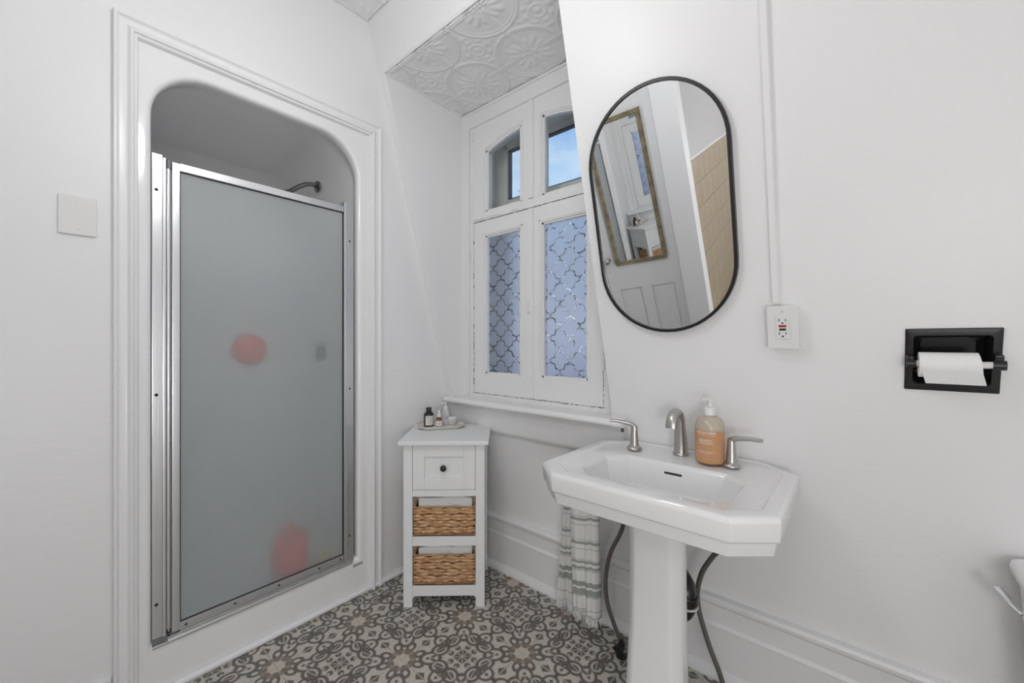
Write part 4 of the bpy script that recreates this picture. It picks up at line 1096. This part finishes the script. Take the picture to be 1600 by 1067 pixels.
label(bo, .017, .003, .033, ac-1.3, ac+1.5, 'labelw')
text_obj('print', 'SERUM', .0062, 'inkred', bo, wrap(.0174, .026, ac+.1), extr=.0004); text_obj('print', 'vitamin c\n30 ml', .0045, 'ink', bo, wrap(.0174, .017, ac+.1))
x, y = Rz(696.5, 663.0, zt)
o = thing('pump_bottle', 'clear pump bottle with a white top behind the amber dropper bottle', 'bottle', (x, y, zt))
b = MB(); b.lathe([(0, 0), (.018, 0), (.0195, .003), (.0195, .070), (.014, .082), (.009, .085), (0, .085)], n=24); bo = b.build('body', 'clear', o, smooth=40)
b = MB(); b.lathe([(0, .084), (.011, .084), (.011, .098), (.004, .100), (.004, .112), (.007, .113), (.007, .119), (0, .120)], n=16); b.box(-.02, .004, -.004, .004, .113, .119, bev=.001, mtx=Matrix.Rotation(.9, 4, 'Z')); b.build('pump', 'plastic', o, smooth=40)
text_obj('print', 'micellar\nwater', .0095, 'ink', bo, wrap(.0197, .042, ac+.1))
x, y = Rz(706, 662.5, zt)
o = thing('cream_jar', 'low frosted jar with a white lid on the tray', 'jar', (x, y, zt))
b = MB(); b.lathe([(0, 0), (.022, 0), (.024, .003), (.024, .024), (0, .024)], n=24); b.build('body', 'frostjar', o, smooth=40)
b = MB(); b.lathe([(0, .0245), (.0265, .0245), (.0275, .027), (.0275, .038), (.0255, .040), (0, .0405)], n=26); b.build('lid', 'plastic', o, smooth=40)

# ------------------------------------------------------------------ toilet at the right edge
to = thing('toilet', 'white toilet whose tank corner and lever show at right edge', 'toilet', (.50, 1.3, 0))
xl = .292
def tk(x0, x1, y0, y1, c, z): return [(x0+c, y0, z), (x1-c, y0, z), (x1, y0+c, z), (x1, y1-c*.3, z), (x1-c*.3, y1, z), (x0+c, y1, z), (x0+c*.3, y1-c*.3, z), (x0, y0+c+.02, z)]
def rr2(x0, x1, y0, y1, r, z, n=5):
    p = []
    for cx, cy, a0 in ((x1-r, y1-r, 0), (x0+r, y1-r, PI/2), (x0+r, y0+r, PI), (x1-r, y0+r, 1.5*PI)):
        p += [(cx+r*math.cos(a0+PI/2*i/n), cy+r*math.sin(a0+PI/2*i/n), z) for i in range(n+1)]
    return p
b = MB(); b.loft([rr2(xl+.02, .708, 1.43, 1.60, .03, .40), rr2(xl+.006, .722, 1.41, 1.60, .035, .62), rr2(xl+.004, .724, 1.405, 1.60, .035, .668)], cap0=True, cap1=True); sub(b, 'tank', 'ceramic', to, smooth=50)
b = MB(); b.loft([rr2(xl+.002, .728, 1.40, 1.605, .03, .669), rr2(xl-.008, .738, 1.388, 1.612, .035, .674), rr2(xl-.011, .741, 1.385, 1.614, .035, .690), rr2(xl-.008, .738, 1.388, 1.612, .035, .702), rr2(xl+.004, .726, 1.40, 1.60, .03, .708)], cap0=True, cap1=True); sub(b, 'lid', 'ceramic', to, smooth=50)
def ov(cx, cy, a, b_, z, n=28): return [(cx+a*math.cos(2*PI*i/n), cy+b_*math.sin(2*PI*i/n), z) for i in range(n)]
b = MB(); b.loft([ov(.508, 1.20, .12, .24, 0), ov(.508, 1.20, .115, .23, .08), ov(.508, 1.17, .12, .24, .22), ov(.508, 1.14, .175, .27, .36), ov(.508, 1.14, .185, .28, .395), ov(.508, 1.13, .14, .22, .395), ov(.508, 1.13, .10, .16, .28), ov(.508, 1.13, .03, .05, .22)], cap0=True, cap1=True)
b.box(.40, .616, 1.30, 1.52, .25, .40, bev=.02); sub(b, 'bowl', 'ceramic', to, smooth=60)
b = MB(); b.loft([ov(.508, 1.13, .187, .262, .398), ov(.508, 1.13, .19, .265, .415), ov(.508, 1.13, .18, .255, .428)], cap0=True, cap1=True); sub(b, 'seat_cover', 'plastic', to, smooth=40)
b = MB(); b.lathe([(0, .0), (.016, 0), (.015, .012), (.008, .018), (0, .02)], c=(xl+.005, 1.452, .628), n=18, mtx=Matrix.Rotation(-PI/2, 4, 'Y'))
b.tube(smooth_pts([(xl-.012, 1.452, .630), (xl-.020, 1.462, .634), (xl-.030, 1.480, .643), (xl-.042, 1.505, .655)], 5), [(.007+.0022*min(1, i/10), .0045) for i in range(16)], 12)
sub(b, 'flush_lever', 'chrome', to, smooth=60)

# ------------------------------------------------------------------ door behind the camera, with framed mirror
dg = setting('door_1', 'white panelled door standing slightly ajar, seen in the oval mirror', 'door')
DA = math.radians(-6.8); dg.location = (-1.785, YD-.004, 0); dg.rotation_euler = (0, 0, DA)     # hinge on the shower side
DW = .664
def db(*a, name='leaf', bev=.002): q = MB(); q.box(*a, bev=bev); return q.build(name, 'trim', dg)
b = MB(); b.box(0, DW, -.044, -.014, .006, 2.295)
for xa, xb, za, zb in ((0, .09, .006, 2.295), (DW-.09, DW, .006, 2.295), (.0901, DW-.0901, .006, .18), (.0901, DW-.0901, 2.16, 2.295), (.0901, DW-.0901, .655, .90), (.285, .375, .1801, .6549)): b.box(xa, xb, -.0135, 0, za, zb)
b.build('leaf', 'trim', dg)
for xa, xb in ((.105, .270), (.390, .560)):
    b = MB(); b.box(xa, xb, -.014, -.007, .195, .64, bev=.004); b.build('panel', 'trim', dg)
b = MB(); b.lathe([(0, 0), (.024, 0), (.024, .006), (.010, .010), (.010, .03), (.026, .042), (.028, .056), (.015, .066), (0, .067)], c=(.045, 0, .95), n=20, mtx=Matrix.Rotation(-PI/2, 4, 'X')); b.build('door_knob', 'nickel', dg, smooth=50)
b = MB(); b.box(-1.118, XA+.002, YD, YD+.014, 0, 2.45, bev=.003); b.box(-1.86, -1.79, YD, YD+.014, 0, 2.45, bev=.003); b.box(-1.86, XA+.002, YD, YD+.014, 2.305, 2.45, bev=.003)
S(b.build('trim_6', 'trim'), 'wide flat white casing around the door behind the camera', 'trim')
# framed mirror on the door
fm = thing('framed_mirror', 'narrow gilt-framed mirror hung on the door, seen in reflection', 'mirror', dg.location + Vector((0, 0, 0)), DA)
fx0, fx1, fz0, fz1 = .112, .556, .885, 2.06; fw = .036
q = MB(); rgs = []
for d, h in ((0, .0005), (0, .014), (.006, .020), (.018, .016), (.028, .018), (fw, .010), (fw, .004)):
    rgs.append([(fx0+d, h, fz0+d), (fx1-d, h, fz0+d), (fx1-d, h, fz1-d), (fx0+d, h, fz1-d)])
q.loft(rgs); q.build('frame', 'gold', fm)
q = MB(); q.box(fx0+.03, fx1-.03, .001, .006, fz0+.03, fz1-.03); q.build('mirror_glass', 'mirror', fm)

# ------------------------------------------------------------------ lamps added outside the frame to brighten the room
for nm, (x, y, r, z) in (('round white ceiling lamp added in the alcove behind the camera for even light', (-.1, -1.25, .22, ZC)),):
    l = thing('fill_ceiling_lamp', nm, 'lamp', (x, y, z))
    b = MB(); b.lathe([(0, 0), (r, 0), (r, -.03), (r-.02, -.035), (0, -.035)], n=36); b.build('base', 'plastic', l, smooth=40)
    b = MB(); b.lathe([(r-.025, -.035), (r-.03, -.06), (r*.7, -.09), (r*.35, -.105), (0, -.11)], n=36); b.build('diffuser', 'lamp', l, smooth=60)

l = thing('fill_floor_lamp', 'low drum-shade lamp added out of view to brighten the floor and lower walls', 'lamp', (FILL_FLOOR[0], FILL_FLOOR[1], 0))
b = MB(); b.lathe([(0, 0), (.13, 0), (.13, .012), (.02, .022), (.010, .03), (.010, .76), (0, .76)], n=28); b.build('stand', 'nickel', l, smooth=50)
b = MB(); b.lathe([(.19, .77), (.19, 1.07)], n=32)
bmesh.ops.delete(b.bm, geom=[f for f in b.bm.faces if len(f.verts) > 4], context='FACES'); b.build('shade', 'globe', l, smooth=60)
l = thing('added_pendant_lamp', 'white globe pendant added out of view to brighten the dormer and far corner', 'lamp', ADDED_PENDANT)
b = MB(); b.lathe([(0, ZC-ADDED_PENDANT[2]), (.05, ZC-ADDED_PENDANT[2]), (.045, ZC-ADDED_PENDANT[2]-.025), (.006, ZC-ADDED_PENDANT[2]-.03), (.005, .15), (.035, .145), (.035, .122), (0, .122)], n=20); b.build('stem', 'nickel', l, smooth=50)
b = MB(); b.lathe([(.13*math.sin(a), .13*math.cos(a)) for a in [.25+(PI-.25)*i/16 for i in range(17)]], n=28); b.build('globe', 'globe', l, smooth=60)
for (gx_, gy_, gz_, gp_), lab in zip(FILL_GLOBES, ('white globe added as fill light on the left of the alcove end wall', 'white globe added as fill light on the right of the alcove end wall')):
    l = thing('fill_wall_lamp', lab, 'lamp', (gx_, gy_, gz_))
    e_ = .5*PI if gx_ < .9 else 0
    b = MB(); d_ = (0, YB-gy_) if gx_ < .9 else (XR-gx_, 0)
    b.tube([(0, 0, -.135), (d_[0]*.5, d_[1]*.5, -.16), (d_[0]*.98, d_[1]*.98, -.16)], .008, 8); b.lathe([(0, -.145), (.045, -.14), (.05, -.118), (.03, -.116), (0, -.116)], n=20)
    b.build('bracket', 'nickel', l, smooth=50)
    b = MB(); b.lathe([(.13*math.sin(a), -.115+0*a) if a < .01 else (.13*math.sin(a), -.13*math.cos(a)) for a in [.35+(PI-.35)*i/14 for i in range(15)]], n=28); b.build('globe', 'globe', l, smooth=60)

# ------------------------------------------------------------------ outside: ground and bare trees
b = MB(); b.box(-60, 40, 4, 120, -4.1, -4.0)
S(b.build('ground', 'ground'), 'brown garden ground far below the window', 'ground')
def tree(x, y, h, seed, lab):
    rnd = random.Random(seed); q = MB()
    def br(p, d, l, r, lev):
        e = p + d*l; mid = p + d*l*.5 + Vector((rnd.uniform(-1, 1), rnd.uniform(-1, 1), 0))*l*.05
        q.tube([p, mid, e], [r, r*.85, r*.68], 5 if lev else 8, cap=False)
        if lev >= 6: return
        for k in range(3 if lev < 5 else 2):
            a = rnd.uniform(0, 2*PI); t = rnd.uniform(.35, .75)
            side = Vector((math.cos(a), math.sin(a), rnd.uniform(-.1, .4)))
            br(mid.lerp(e, rnd.uniform(.2, 1)), (d*(1-t)+side*t).normalized(), l*rnd.uniform(.62, .82), r*.6, lev+1)
    br(Vector((0, 0, 0)), Vector((0, 0, 1)), h*.30, h*.016, 0)
    o = q.build('bare_tree', 'bark', smooth=60, loc=(x, y, -4.0)); tag(o, lab, 'tree')
tree(-14.9, 17.3, 17.5, 3, 'bare leafless tree whose twigs show in the left upper pane')
tree(-28.0, 40.0, 27.0, 8, 'bare leafless tree whose twigs show in the right upper pane')
